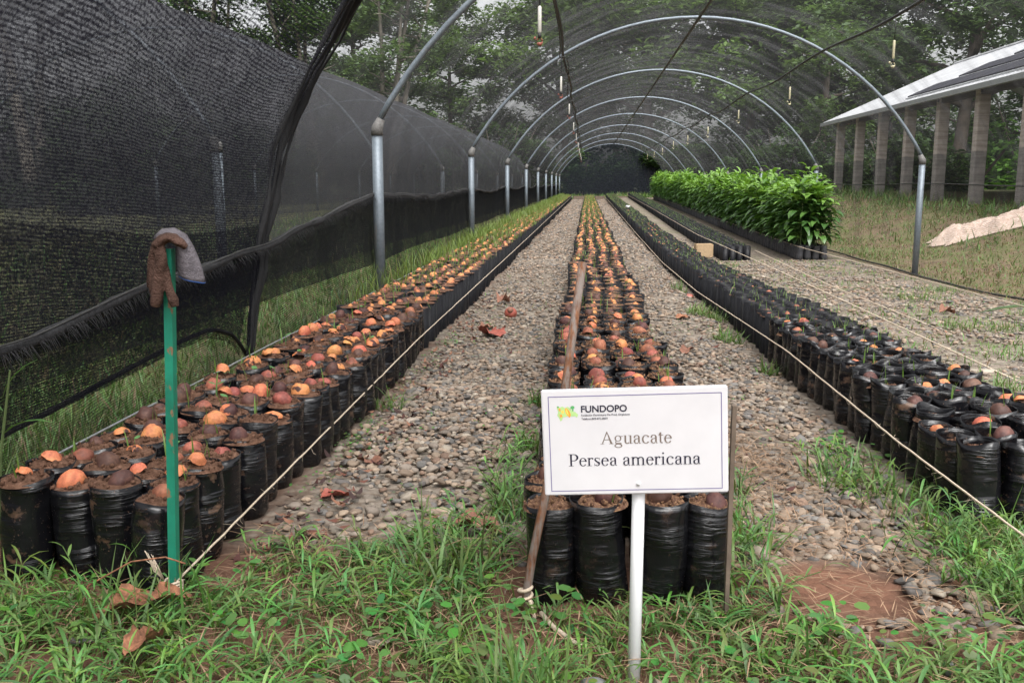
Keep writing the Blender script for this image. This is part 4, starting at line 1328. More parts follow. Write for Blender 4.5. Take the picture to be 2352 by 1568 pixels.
def fx3(n):
    x = RNG.uniform(-1.8, 1.7, n); y = RNG.uniform(1.4, 2.7, n); k = ~in_beds(x, y); x, y = x[k], y[k]
    return np.stack([x, y, zg(x, y) + RNG.uniform(.002, .05, len(x))], 1)
straw('dead_grass', 'dead pale grass blades littering the foreground', 5200, fx3, (.03, .10))
n = 520
x = np.concatenate([RNG.uniform(-.98, -.72, n // 2), RNG.uniform(-1, 1.1, n // 4), RNG.uniform(1.7, 4.8, n - n // 2 - n // 4)]); y = np.concatenate([2.4 + 6 * RNG.random(n // 2) ** 1.4, RNG.uniform(1.6, 9, n // 4), RNG.uniform(3.2, 14, n - n // 2 - n // 4)])
k = ~in_beds(x, y); x, y = x[k], y[k]; n = len(x)
lt = np.array([(-.6, 0, .25), (-.15, -.20, .10), (.25, -.16, .02), (.6, .08, .3), (.25, .2, .12), (-.15, .17, .0)])
v, f = scatter(lt, np.array([[0, 1, 5, 5], [1, 2, 4, 5], [2, 3, 4, 4]])[:, :3] if 0 else np.array([[0, 1, 5], [1, 2, 5], [2, 4, 5], [2, 3, 4]]), rand_rots(n, .6) * RNG.uniform(.02, .05, (n, 1, 1)), np.stack([x, y, zg(x, y) + .022], 1))
cc = np.array([[.13, .055, .04], [.07, .03, .026], [.22, .11, .07], [.05, .03, .028]])[RNG.integers(0, 4, n)]
tag(link('leaf_litter', mesh_np('leaf_litter', v, [f], [M['straw']], cols=np.repeat(cc, 6, 0))), 'small fallen brown leaves strewn over the gravel', None, None, 'stuff')

# tall weed standing left of the beds, against the curtain
rt_ = empty('tall_weed', (-1.72, 2.55, 0))
tag(rt_, 'tall green weed with long narrow leaves at the left edge', 'weed')
m = MB(); m.tube([(0, 0, 0), (.02, 0, .25), (.075, 0, .52)], [.006, .005, .003], 6); m.build('stem', M['stemgreen'], rt_)
for i, (z, a, l, el) in enumerate(((.2, .2, .17, .15), (.28, 2.9, .16, .5), (.33, -.2, .19, .35), (.40, 3.3, .15, .7), (.44, .4, .15, .9), (.15, 3.0, .18, .1))):
    v, f = leaf_geo(l, .012, .9)
    o = link('leaf', mesh_np('leaf', v, [f], [M['avleaf']], cols=np.tile([(.07, .16, .04)], (len(v), 1)), smooth=True), rt_, (.02 * z / .25 + .01, 0, z))
    o.rotation_euler = (0, -el, a)

# ------------------------------------------------------------------ sign
SB = empty('nursery_sign', (.112, 1.885, 0))
tag(SB, 'white metal nursery sign reading Aguacate Persea americana on a white post', 'sign')
m = MB(); m.tube([(0, .022, -.15), (.002, .022, .6)], .0135, 16); m.build('post', M['white_pipe'], SB, True)
BW, BHt = .373, .221
bd = empty('sign_board', (0, 0, 0)); bd.parent = SB
bd.location = (-.010, 0, .533); bd.rotation_euler = (0, -R(2.6), 0)
import bmesh
bm = bmesh.new(); bmesh.ops.create_cube(bm, size=1)
for v in bm.verts: v.co = (v.co.x * BW, v.co.y * .012, v.co.z * BHt)
bmesh.ops.bevel(bm, geom=bm.edges[:], offset=.0022, segments=2, affect='EDGES')
me = bpy.data.meshes.new('panel'); bm.to_mesh(me); bm.free(); me.materials.append(M['board'])
bd_mesh = link('panel', me, bd)
BXo, BZo = -BW / 2, BHt / 2


def on(u, v, d=0.0): return (BXo + u * BW, -.0065 - d, BZo - v * BHt)


class Flat:
    """flat printed shapes on the board face; x right, z up in board space"""
    def __init__(s): s.v = []; s.f = []; s.d = .0002
    def poly(s, pts):
        n = len(s.v); s.v += [(x, -.0062 - s.d, z) for x, z in pts]; s.f.append(list(range(n, n + len(pts)))); s.d += .000012
    def strip(s, A, B):
        n = len(s.v); k = len(A); s.v += [(x, -.0062 - s.d, z) for x, z in A] + [(x, -.0062 - s.d, z) for x, z in B]
        s.f += [[n + i, n + i + 1, n + k + i + 1, n + k + i] for i in range(k - 1)]; s.d += .000012
    def build(s, name, mat):
        me = bpy.data.meshes.new(name); me.from_pydata(s.v, [], s.f); me.materials.append(mat); me.update(); return link(name, me, bd)


def bx(x0, x1, y0, y1): return ('p', [(x0, y0), (x1, y0), (x1, y1), (x0, y1)])
def pl(*p): return ('p', list(p))
def ring_(cx, cy, rx, ry, a0_, a1_, th, tv):
    a = np.radians(np.linspace(a0_, a1_, 20))
    A = [(cx + rx * math.cos(t), cy + ry * math.sin(t)) for t in a]; B = [(cx + (rx - th) * math.cos(t), cy + (ry - tv) * math.sin(t)) for t in a]
    return ('s', A, B)
def dot(cx, cy, r): return ('p', [(cx + r * math.cos(t), cy + r * math.sin(t)) for t in np.linspace(0, 2 * pi, 14)[:-1]])


sf = .022
def stem(x, y0, y1, t=.085): return bx(x, x + t, y0, y1)
GL = {
    'A': (.722, [pl((.08, 0), (.135, 0), (.375, .60), (.345, .674)), pl((.345, .674), (.375, .674), (.66, 0), (.545, 0)), bx(.20, .52, .215, .25), bx(.015, .215, 0, sf), bx(.47, .71, 0, sf)]),
    'P': (.556, [stem(.10, 0, .662, .098), bx(.016, .28, 0, sf), bx(.016, .24, .64, .662), bx(.19, .30, .627, .662), bx(.19, .30, .285, .32), ring_(.30, .473, .242, .189, -90, 90, .105, .036)]),
    'g': (.5, [ring_(.22, .295, .178, .165, 0, 360, .068, .03), bx(.33, .47, .385, .42), ring_(.235, -.10, .21, .115, 0, 360, .062, .036), pl((.09, .16), (.135, .14), (.12, .03), (.07, .05)), pl((.08, .06), (.11, .0), (.40, -.01), (.40, .055))]),
    'u': (.5, [stem(.065, .10, .45), bx(.01, .14, .428, .45), ring_(.20, .125, .135, .135, 180, 330, .08, .05), stem(.335, .02, .45), bx(.27, .40, .428, .45), bx(.335, .485, 0, .024)]),
    'a': (.444, [stem(.275, .08, .34), ring_(.20, .335, .16, .125, 0, 165, .08, .03), dot(.085, .335, .043), ring_(.185, .125, .148, .135, 95, 300, .082, .04), pl((.17, .26), (.28, .295), (.28, .262), (.18, .225)), pl((.23, .03), (.29, .095), (.29, .06), (.25, .0)), ring_(.375, .07, .075, .075, 180, 300, .05, .03)]),
    'c': (.444, [ring_(.235, .222, .21, .235, 50, 322, .088, .032), dot(.36, .365, .043)]),
    'e': (.444, [ring_(.225, .222, .20, .235, 5, 325, .085, .030), bx(.065, .42, .255, .285)]),
    't': (.278, [stem(.07, .09, .56, .08), bx(.012, .255, .418, .45), pl((.012, .42), (.075, .575), (.15, .575), (.15, .42)), ring_(.175, .1, .105, .108, 180, 310, .078, .042)]),
    'r': (.333, [stem(.06, 0, .45), bx(.005, .245, 0, sf), bx(.005, .1, .415, .438), ring_(.235, .35, .10, .105, 70, 180, .04, .045), dot(.285, .40, .045)]),
    's': (.389, [ring_(.185, .337, .135, .118, 35, 235, .066, .032), ring_(.195, .125, .15, .132, -145, 55, .072, .034), pl((.06, .30), (.13, .33), (.33, .16), (.27, .10)), bx(.305, .325, .31, .445), bx(.045, .065, .0, .15)]),
    'n': (.5, [stem(.07, 0, .45, .082), bx(.015, .215, 0, sf), bx(.01, .1, .415, .438), ring_(.25, .315, .168, .14, 0, 165, .082, .045), stem(.336, 0, .32, .082), bx(.275, .485, 0, sf)]),
    'm': (.778, [stem(.07, 0, .45, .082), bx(.015, .215, 0, sf), bx(.01, .1, .415, .438), ring_(.25, .315, .168, .14, 0, 165, .082, .045), stem(.336, 0, .32, .082), bx(.28, .475, 0, sf), ring_(.52, .315, .168, .14, 0, 165, .082, .045), stem(.606, 0, .32, .082), bx(.545, .76, 0, sf)]),
    'i': (.278, [stem(.095, 0, .45, .082), bx(.02, .255, 0, sf), bx(.025, .12, .415, .438), dot(.135, .62, .05)]),
    ' ': (.25, []),
}


def serif(text, u, v, em, name, mat):
    fl = Flat(); x0, _, z0 = on(u, v); x = x0
    for ch in text:
        adv, pieces = GL[ch]
        for p in pieces:
            tf = lambda q: [(x + a * em, z0 + b * em) for a, b in q]
            if p[0] == 'p': fl.poly(tf(p[1]))
            else: fl.strip(tf(p[1]), tf(p[2]))
        x += adv * em
    return fl.build(name, mat)


serif('Aguacate', .312, .517, .0385, 'lettering', M['ink_brown'])
serif('Persea americana', .135, .722, .0385, 'lettering', M['ink_navy'])


def sans(text, u, v, width, name, mat, bold=0.0):
    cu = bpy.data.curves.new(name, 'FONT'); cu.body = text; cu.size = .01; cu.offset = bold
    cu.materials.append(mat)
    o = link(name, cu, bd, on(u, v, .0003)); o.rotation_euler = (pi / 2, 0, 0)
    bpy.context.view_layer.update()
    s = width / max(o.dimensions.x, 1e-6)
    me = bpy.data.meshes.new_from_object(o.evaluated_get(bpy.context.evaluated_depsgraph_get()))
    me.name = name; bpy.data.objects.remove(o)
    o = link(name, me, bd, on(u, v, .0003)); o.rotation_euler = (pi / 2, 0, 0); o.scale = (s, s, s)
    return o


sans('FUNDOPO', .211, .212, .248 * BW, 'lettering', M['ink_navy'], .00022)
sans('Fundación Dominicana De Prod. Orgánicos', .213, .248, .262 * BW, 'lettering', M['ink_navy'], .00012)
sans('Teléfono:809-872-8003', .214, .282, .142 * BW, 'lettering', M['ink_navy'], .00012)
fl = Flat(); t_ = .0016
(xa, _, za), (xb, _, zb) = on(.036, .058), on(.968, .962)
for q in ([(xa, za), (xb, za), (xb, za - t_), (xa, za - t_)], [(xa, zb + t_), (xb, zb + t_), (xb, zb), (xa, zb)],
          [(xa, za - t_), (xa + t_, za - t_), (xa + t_, zb + t_), (xa, zb + t_)], [(xb - t_, za - t_), (xb, za - t_), (xb, zb + t_), (xb - t_, zb + t_)]):
    fl.poly(q)
fl.build('border_line', M['ink_lilac'])


def blob(mat, pts, name='logo_shape'):
    fl = Flat(); fl.d = blob.d; blob.d += .00004
    fl.poly([(on(u, v)[0], on(u, v)[2]) for u, v in pts]); fl.build(name, mat)


blob.d = .0002
isl = [(.083, .150), (.10, .163), (.112, .152), (.128, .168), (.142, .155), (.155, .172), (.168, .200), (.183, .208), (.198, .232), (.190, .262), (.182, .246), (.160, .248), (.145, .240), (.128, .252), (.118, .25), (.108, .283), (.100, .292), (.094, .262), (.084, .238), (.090, .20), (.084, .17)]
blob(M['ink_green'], isl)
blob(M['ink_orange'], [(.130, .165), (.140, .175), (.152, .20), (.158, .23), (.152, .262), (.142, .245), (.132, .222), (.127, .19)])
blob(M['ink_yellow'], [(.133, .172), (.139, .182), (.143, .21), (.147, .238), (.138, .222), (.132, .2)])
blob(M['ink_orange'], [(.092, .17), (.102, .172), (.104, .192), (.096, .198)])
blob(M['ink_orange'], [(.096, .23), (.108, .226), (.112, .245), (.102, .262)])
blob(M['ink_yellow'], [(.104, .195), (.118, .185), (.122, .215), (.110, .222)])
blob(M['ink_dgreen'], [(.158, .176), (.156, .160), (.166, .148), (.176, .152), (.180, .166), (.174, .176), (.172, .2), (.166, .2), (.166, .178)])
blob(M['ink_dgreen'], [(.083, .150), (.092, .150), (.096, .158), (.088, .165)])
# rivet where the board is fixed
m = MB(); m.tube([(0, -.009, -BHt / 2 + .022), (0, -.005, -BHt / 2 + .022)], .004, 10); o = m.build('rivet', M['white_pipe'], bd, True); o.location = (.005, 0, 0)


def rock_thing(x, y, s, mat, label, sub=3, sq=(1, .8, .6), rz=0, dz=.25, group=None):
    V, F = rock(sub, int(abs(x * 913) + abs(y * 131)) % 9999)
    V = V * np.array(sq) * s
    o = link('stone', mesh_np('stone', V, [F], [mat], smooth=False), None, (x, y, zf(x, y) + s * sq[2] * dz)); o.rotation_euler = (0, 0, rz)
    return tag(o, label, 'stone', group)


rock_thing(.03, 1.86, .036, M['slate'], 'grey stone left of the white sign post foot', sq=(1, .8, .9))
rock_thing(.075, 1.845, .026, M['bigstone'], 'small tan stone touching the white sign post', sq=(1, .8, .9), rz=1)
rock_thing(.165, 1.87, .026, M['bigstone'], 'tan stone right of the white sign post foot', sq=(1, .8, .9), rz=2)
rock_thing(-.78, 4.05, .055, M['bigstone'], 'largest pale stone by the left bed beside the path', rz=.5)
rock_thing(-.70, 4.22, .035, M['bigstone'], 'round tan stone just behind the largest pale stone', rz=1.5)
rock_thing(-.57, 4.2, .03, M['slate'], 'smooth grey stone in the left path near the largest pale stone', rz=.2)
rock_thing(2.38, 5.8, .10, M['bigstone'], 'broad flat tan rock on the gravel right of the right bed', sq=(1, .6, .4), rz=.1)
rock_thing(.985, 9.2, .055, M['fruit'], 'reddish stone at the foot of the right bed', sq=(1, .8, .9))
rock_thing(-1.16, 1.97, .035, M['slate'], 'dark stone in the grass below the peeled bark', sq=(1, .7, .7))
rock_thing(-.47, 2.02, .04, M['bigstone'], 'half buried pale stone in the front grass', sq=(1, .7, .5))
rock_thing(.80, 2.0, .03, M['slate'], 'bluish stone at the front end of the right path', sq=(1.2, .7, .6), rz=1.2)


# ------------------------------------------------------------------ green post with glove, rods, twine
gp = empty('green_post', (-1.007, 2.13, 0))
m = MB()
xs = [(-.0105, .0095, -.002, .002), (.0065, .0095, .002, .02)]
for x0, x1, y0, y1 in xs:
    V = [(x + (.045 * z), y + .0, z) for z in (-.15, .90) for y in (y0, y1) for x in (x0, x1)]
    m.add(V, [(0, 2, 3, 1), (4, 5, 7, 6), (0, 1, 5, 4), (2, 6, 7, 3), (0, 4, 6, 2), (1, 3, 7, 5)])
m.build('angle_bar', M['green_post'], gp)
tag(gp, 'chipped green angle-iron post in the grass before the left bed', 'post')

G0 = Vector((-.965, 2.13, .9116)); GO = np.array([-.965, 2.13, .9])
def gz(x, y, d=0.0): return (G0.x + ((340 + x / 6.535) / 1.0884 - 385) * .001016, G0.y + d, G0.z - ((560 + y / 6.535) / 1.0884 - 560) * .001016)
u_ = .000143
gl = empty('work_glove', tuple(GO))
tag(gl, 'worn brown work glove with grey cuff hung over the green post', 'glove')
m = MB()
def gt(pts, rad, d, fl=None):
    P = np.array([gz(x, y, dd) for (x, y), dd in zip(pts, d)]) - GO
    k = 3; t = np.linspace(0, len(P) - 1, (len(P) - 1) * k + 1)
    P2 = np.stack([np.interp(t, range(len(P)), P[:, i]) for i in range(3)], 1)
    R2 = np.interp(t, range(len(P)), np.array(rad) * u_)
    m.tube(P2, R2, 12, 0, True, fl)
gt([(330, 470), (350, 360), (440, 260), (540, 215), (650, 235), (740, 310), (800, 390)], [75, 90, 90, 85, 80, 75, 55], [-.01, -.008, -.004, 0, .0, .0, .004], (2.6, 1))
gt([(440, 330), (455, 480), (465, 640), (415, 800), (395, 960), (375, 1120), (345, 1250), (325, 1330)], [70, 95, 100, 95, 98, 100, 98, 70], [-.016, -.022, -.024, -.024, -.026, -.026, -.026, -.026])
gt([(470, 620), (520, 760), (545, 930), (580, 1100), (630, 1230), (655, 1330)], [70, 60, 60, 72, 88, 62], [-.018, -.018, -.020, -.022, -.024, -.024])
gt([(350, 400), (290, 560), (255, 700), (215, 840), (185, 950), (160, 1040)], [85, 75, 65, 52, 44, 30], [-.012, -.014, -.012, -.008, -.006, -.004])
gt([(330, 600), (290, 760), (265, 900), (260, 1040), (270, 1140)], [60, 55, 48, 45, 34], [-.016, -.018, -.02, -.02, -.02])
o = m.build('hand', M['glove'], gl, True)
md = o.modifiers.new('r', 'REMESH'); md.mode = 'VOXEL'; md.voxel_size = .0022; md.use_smooth_shade = True
md = o.modifiers.new('s', 'SMOOTH'); md.factor = .6; md.iterations = 4
# cuff: an open sleeve folded over the back of the post
ctr = [(330, 250, 70), (430, 175, 80), (560, 160, 80), (690, 240, 90), (750, 400, 120), (790, 560, 160), (820, 720, 185), (835, 850, 200), (845, 905, 205)]
dirs = []; V = []; ns2 = 22
pc = np.array([(a, b) for a, b, _ in ctr], float); tg = np.gradient(pc, axis=0); tg /= np.linalg.norm(tg, axis=1)[:, None]
for i, (a, b, rw) in enumerate(ctr):
    nx_, ny_ = tg[i, 1], -tg[i, 0]
    if i > 4: nx_, ny_ = 1, (.0, .08, .16, .28)[min(3, i - 5)]
    for j in range(ns2):
        t = 2 * pi * j / ns2
        p = gz(a + nx_ * rw * math.cos(t), b + ny_ * rw * math.cos(t), .014 + (.02 + .004 * math.sin(3 * t)) * math.sin(t))
        V.append(tuple(np.array(p) - GO))
F = [(i * ns2 + j, i * ns2 + (j + 1) % ns2, (i + 1) * ns2 + (j + 1) % ns2, (i + 1) * ns2 + j) for i in range(len(ctr) - 1) for j in range(ns2)]
cf = link('cuff', mesh_np('cuff', np.array(V), [np.array(F)], [M['cuff']], smooth=True), gl)
so_ = cf.modifiers.new('t', 'SOLIDIFY'); so_.thickness = .002
m = MB(); m.tube([V[-ns2 + j % ns2] for j in range(ns2 + 1)], .0022, 6, cap=False); m.build('blue_hem', M['blue'], gl, True)

rb = MB(); rb.tube([(-.147, 2.195, -.06), (-.139, 2.198, .04), (-.123, 2.20, .15), (-.096, 2.212, .285), (-.048, 2.30, .56), (-.010, 2.37, .855)], .0105, 8)
tag(rb.build('rusty_rod', M['rust'], None, True), 'rusty leaning steel rod standing at the front of the middle bed', 'rod')
st = MB(); st.box(.345, .355, 2.2, 2.22, -.08, .535)
tag(st.build('thin_stake', M['wood'], None), 'thin brown stake upright behind the right edge of the sign', 'stake')


def twine(P, r, label, grp=None, knot=None, fuzz=0):
    m = MB(); P = np.array(P, float)
    d = np.concatenate([[0], np.cumsum(np.linalg.norm(np.diff(P, axis=0), axis=1))])
    s = np.unique(np.concatenate([np.linspace(0, min(12, d[-1]), 160), np.linspace(0, d[-1], 60)]))
    Q = np.stack([np.interp(s, d, P[:, i]) for i in range(3)], 1)
    Q[1:-1, 2] += RNG.normal(0, .0006, len(Q) - 2); Q[1:-1, 0] += RNG.normal(0, .0006, len(Q) - 2)
    m.tube(Q, r, 6)
    for i in range(fuzz):
        k = random.uniform(.0, .45) ** 1.5 * min(9, d[-1]); p = np.array([np.interp(k, d, P[:, j]) for j in range(3)])
        e = p + RNG.normal(0, .012, 3) - [0, 0, .008]
        m.tube([p, (p + e) / 2 + RNG.normal(0, .004, 3), e], .0006, 3)
    o = m.build('twine', M['twine'], None, True)
    return tag(o, label, 'twine', grp)


t1 = twine([(-.995, 2.13, .085), (-.96, 5.3, .165), (-.925, 12, .20), (-.91, 30, .24), (-.90, 60.5, .26)], .0031, 'pale twine tied to the green post and running along the left bed', None, None, 30)
m = MB()
for q in range(4):
    a = np.linspace(0, 2 * pi, 14); m.tube([(.021 * math.cos(t), .006 + .020 * math.sin(t), .006 * q + .003 * math.sin(t * 2 + q)) for t in a], .0036, 5)
for q in range(9): m.tube([(-.015, -.012, .03), (-.03 + random.uniform(-.006, .006), -.02, .06 + random.uniform(-.01, .01)), (-.042 + random.uniform(-.014, .012), -.02, .095 + random.uniform(-.02, .015))], [.002, .0016, .0007], 4)
for q in range(12): m.tube([(0, -.015, .0), (random.uniform(-.03, .03), -.02, -.02), (random.uniform(-.04, .05), -.02, random.uniform(-.09, -.03))], .0008, 3)
kn = m.build('knot', M['twine'], None, True); kn.parent = t1; kn.location = (-1.005, 2.13, .065)
twine([(1.17, 1.9, .14), (1.06, 3.2, .185), (1.055, 5, .18), (1.04, 9, .04), (1.03, 13, -.02), (1.03, 20, .0), (1.02, 40, .15), (1.02, 61, .27)], .0034, 'frayed twine stretched along the path side of the right bed', None, None, 60)
twine([(2.5, 3.0, -.04), (2.45, 5.3, -.06), (2.45, 12.7, -.06), (2.48, 22, -.1), (2.5, 40, .1), (2.5, 61, .3)], .005, 'twine over the bare gravel leading to the short far bed, nearer of two')
twine([(3.05, 4.0, -.13), (3.0, 6.5, -.17), (3.05, 12, -.22), (3.15, 18.2, -.2)], .005, 'twine over the bare gravel, middle one between right bed and saplings')
twine([(3.95, 3.5, .02), (3.95, 8.6, -.05), (3.92, 18, -.12), (3.9, 40, .1), (3.9, 58, .25)], .005, 'twine running to the front corner of the sapling bed')
m = MB()
a = np.linspace(0, 4 * pi, 30); m.tube([(-.140 + .016 * math.cos(t), 2.197 + .016 * math.sin(t), .03 + .0015 * i) for i, t in enumerate(a)], .0045, 6)
m.tube([(-.128, 2.182, .045), (-.115, 2.17, .0), (-.10, 2.18, .012), (-.07, 2.10, .02), (-.02, 2.03, .018), (.0, 2.01, .02)], [.005, .006, .007, .006, .0055, .004], 7)
tag(m.build('rope_end', M['twine'], None, True), 'frayed pale rope end knotted round the foot of the rusty rod', 'rope')
m = MB(); m.tube([(-1.87, y, .10 + .004 * math.sin(y * 4)) for y in np.arange(-1, 62, .8)], .0045, 6)
tag(m.build('ground_wire', M['cable'], None, True), 'taut grey wire along the foot of the left net', 'wire')
m = MB(); m.tube([(-1.20, 2.04, .02), (-1.18, 2.06, .10), (-1.08, 2.08, .155), (-1.0, 2.09, .165), (-.95, 2.09, .15)], .0022, 5)
tag(m.build('dry_vine', M['orangebark'], None, True), 'arching dry brown vine before the left bed', 'vine')

# ------------------------------------------------------------------ fallen leaves, bark, fruit, block
def dead_leaf(x, y, L, Wd, rz, label, mat='deadleaf', curl=.9, dz=.01, name='dry_leaf', cat='leaf'):
    S = 14; V = []; t = np.linspace(0, 1, S + 1)
    for i in range(S + 1):
        wv = Wd * math.sin(pi * (t[i] * .94 + .03)) ** .7 * (1 + .22 * math.sin(i * 1.15 + x * 40) + .12 * math.sin(i * 2.7 + y * 30))
        zc = .10 * L * math.sin(t[i] * pi) * curl
        for s in (-1, -.5, 0, .5, 1):
            V.append(((t[i] - .5) * L, wv * s, zc + abs(s) ** 1.5 * wv * .8 * curl * (1 + .5 * math.sin(i * .95 + s * 3)) + .012 * L * math.sin(i * 2.1 + s * 5)))
    n = len(V); V = np.array(V); V2 = V.copy(); V2[:, 2] -= .0015
    F = grid_faces(S + 1, 5); Fb = F[:, ::-1] + n
    o = link(name, mesh_np(name, np.concatenate([V, V2]), [F, Fb], [M[mat]], smooth=True), None, (x, y, zf(x, y) + dz)); o.rotation_euler = (random.uniform(-.2, .2), random.uniform(-.2, .2), rz)
    return tag(o, label, cat)


dead_leaf(-.33, 2.70, .17, .045, .1, 'large curled brown leaf at the front of the left path', curl=.9, dz=.02)
dead_leaf(-.64, 6.4, .20, .09, 2.2, 'pinkish dry leaf lying in the left path', 'fruit', .6, .02)
dead_leaf(-.72, 6.75, .12, .04, .6, 'small dry leaf behind the pinkish one in the left path', 'deadleaf', .6, .015)
dead_leaf(-1.06, 2.07, .24, .035, .35, 'strip of peeled orange bark in the grass by the green post', 'orangebark', .8, .04, 'bark_strip', 'bark')
dead_leaf(-.965, 1.88, .13, .028, 1.45, 'dry rust-coloured leaf standing in the front grass', 'orangebark', 1.2, .045)
dead_leaf(-.83, 3.0, .11, .035, .8, 'dark wet leaf beside the left bed, nearest the camera', 'fruit', .6, .012)
dead_leaf(-.80, 3.4, .12, .04, 2.0, 'dark wet leaf beside the left bed, second from the camera', 'deadleaf', .6, .012)
dead_leaf(-.72, 8.2, .16, .05, 1.0, 'dark curled leaf against the left bed farther up', 'deadleaf', 1.2, .02)
dead_leaf(.75, 7.4, .12, .05, .3, 'pale orange leaf on the right path', 'orangebark', .5, .012)
dead_leaf(.62, 5.9, .14, .04, 1.3, 'brown leaf on the right path behind the sign', 'deadleaf', .8, .015)
dead_leaf(2.0, 7.9, .16, .05, .2, 'brown leaf on the gravel right of the right bed', 'deadleaf', .9, .02)
dead_leaf(3.55, 9.6, .18, .06, .4, 'brown curled leaf near the foot of the right post', 'deadleaf', 1.0, .02)
dead_leaf(2.9, 5.2, .12, .04, .9, 'reddish leaf on the gravel near the flat tan rock', 'fruit', .7, .012)
v, f = leaf_geo(.65, .07, .35); o = link('palm_leaf', mesh_np('palm_leaf', v, [f], [M['avleaf']], cols=np.tile([(.06, .11, .035)], (len(v), 1)), smooth=True), None, (3.75, 9.3, zf(3.75, 9.3) + .05)); o.rotation_euler = (0, 0, -.25)
tag(o, 'broad green fallen leaf on the gravel at the right', 'leaf')
m = MB()
a = np.linspace(-pi / 2, pi / 2 * .85, 9)
V, F = [], []
for i, t in enumerate(a):
    for j in range(16):
        q = 2 * pi * j / 16; V.append((.05 * math.cos(t) * math.cos(q), .05 * math.cos(t) * math.sin(q), .046 + .046 * math.sin(t)))
for i in range(8):
    for j in range(16): F.append((i * 16 + j, i * 16 + (j + 1) % 16, (i + 1) * 16 + (j + 1) % 16, (i + 1) * 16 + j))
m.add(V, F)
fr_ = m.build('fallen_fruit', M['fruit'], None, True, (-.59, 7.4, 0)); fr_.rotation_euler = (R(50), 0, 0)
fr_.location.z = .012
tag(fr_, 'round reddish hollow fruit lying on the left path', 'fruit')
m = MB(); m.tube([(.0, 0, .088), (0, 0, .094), (0, 0, .105)], [.02, .024, .010], 10); o = m.build('stalk_end', M['deadleaf'], fr_, True)

bm = bmesh.new(); bmesh.ops.create_cube(bm, size=1)
for v in bm.verts: v.co = (v.co.x * .34, v.co.y * .16, v.co.z * .26)
bmesh.ops.bevel(bm, geom=bm.edges[:], offset=.012, segments=2, affect='EDGES')
me = bpy.data.meshes.new('block'); bm.to_mesh(me); bm.free(); me.materials.append(M['brick'])
bx_, by_ = 2.22, 18.4
o = link('tan_block', me, None, (bx_, by_, zf(bx_, by_) + .125)); o.rotation_euler = (0, 0, .25)
tag(o, 'tan building block standing at the corner of the short bed', 'block')
# white seed pod on the right bed
V, F = rock(3, 77); o = link('white_bundle', mesh_np('white_bundle', V * [.10, .09, .14], [F], [M['white_pipe']], smooth=True), None, (1.42, 34, zf(1.42, 34) + .33))
tag(o, 'small white bundle resting on the far right bed', 'bundle')
for i, (x0, x1, lab) in enumerate(((-.9, -.16, 'left'), (.38, 1.1, 'middle'), (1.7, 2.5, 'right'))):
    m = MB(); m.box(x0, x1, 61.2, 61.4, -.05, .22)
    tag(m.build('edging_board', M['wood'], None), 'old timber board closing the far end of the %s path' % lab, 'board')

# ------------------------------------------------------------------ open barn on the right
def mat_column():
    t = NT('column_plaster'); o = t.coord('Object'); sp = t.new('ShaderNodeSeparateXYZ'); t.l.new(o, sp.inputs[0])
    z = t.math('ADD', sp.outputs[2], t.math('MULTIPLY', t.math('SUBTRACT', t.noise(t.mapping(o, (2.5, 2.5, 1)), 1.0, 4), .5), .35))
    f = t.new('ShaderNodeMapRange'); t.l.new(z, f.inputs[0]); f.inputs[1].default_value = 1.38; f.inputs[2].default_value = 1.43
    n = t.noise(o, 7, 5, .65)
    lo = t.ramp(n, [(.3, (.21, .19, .18)), (.7, (.32, .295, .275))]); hi = t.ramp(n, [(.3, (.38, .32, .285)), (.7, (.50, .435, .39))])
    bands = t.ramp(t.noise(t.mapping(o, (.6, .6, 9)), 1.0, 3), [(.42, .8), (.58, 1.12)])
    t.base(t.mix(1.0, t.mix(f.outputs[0], lo, hi), bands, 'MULTIPLY'), .9, 0, .2)
    t.bump(n, .3, .02)
    return t.m


M['column'] = mat_column()


def mat_roof():
    t = NT('roof_sheet'); o = t.coord('Object')
    n = t.ramp(t.noise(t.mapping(o, (1, 1, 1)), 2.0, 5, .6), [(.3, (.34, .345, .355)), (.7, (.50, .51, .53))])
    t.base(n, .6, 0, .4)
    return t.m


M['roof'] = mat_roof()
M['panel'] = simple('dark_solar_glass', (.035, .035, .045), .6, 0, .3, 3, 0, .15)
M['alu'] = simple('aluminium_rail', (.50, .51, .52), .4, .5, .1)
M['underroof'] = simple('dark_rafters', (.06, .05, .045), .9, 0, .3)
M['gutter'] = simple('grey_gutter', (.30, .31, .31), .5, .2, .15)
BX = 9.9
barn = empty('open_barn', (BX, 30, .4))
tag(barn, 'open-sided barn with plastered columns and pale metal roof on the right', 'barn')
YE0, YE1 = 40.3, 6.0
XE, ZE, XR, ZR = 9.45, 3.42, 14.5, 5.69
def brel(x, y, z): return (x - BX, y - 30, z - .4)
for k in range(11):
    y = 39.4 - 2.75 * k
    m = MB(); m.box(-.06, .23, -.14, .14, -.5, 3.03)
    o = m.build('column', M['column'], barn, False, (0, y - 30, 0))
    b_ = o.modifiers.new('b', 'BEVEL'); b_.width = .015
for k in range(5):
    y = 38.4 - 8.25 * k
    m = MB(); m.box(8.9, 9.19, -.14, .14, -.5, 3.03); m.build('column', M['column'], barn, False, (0, y - 30, 0))
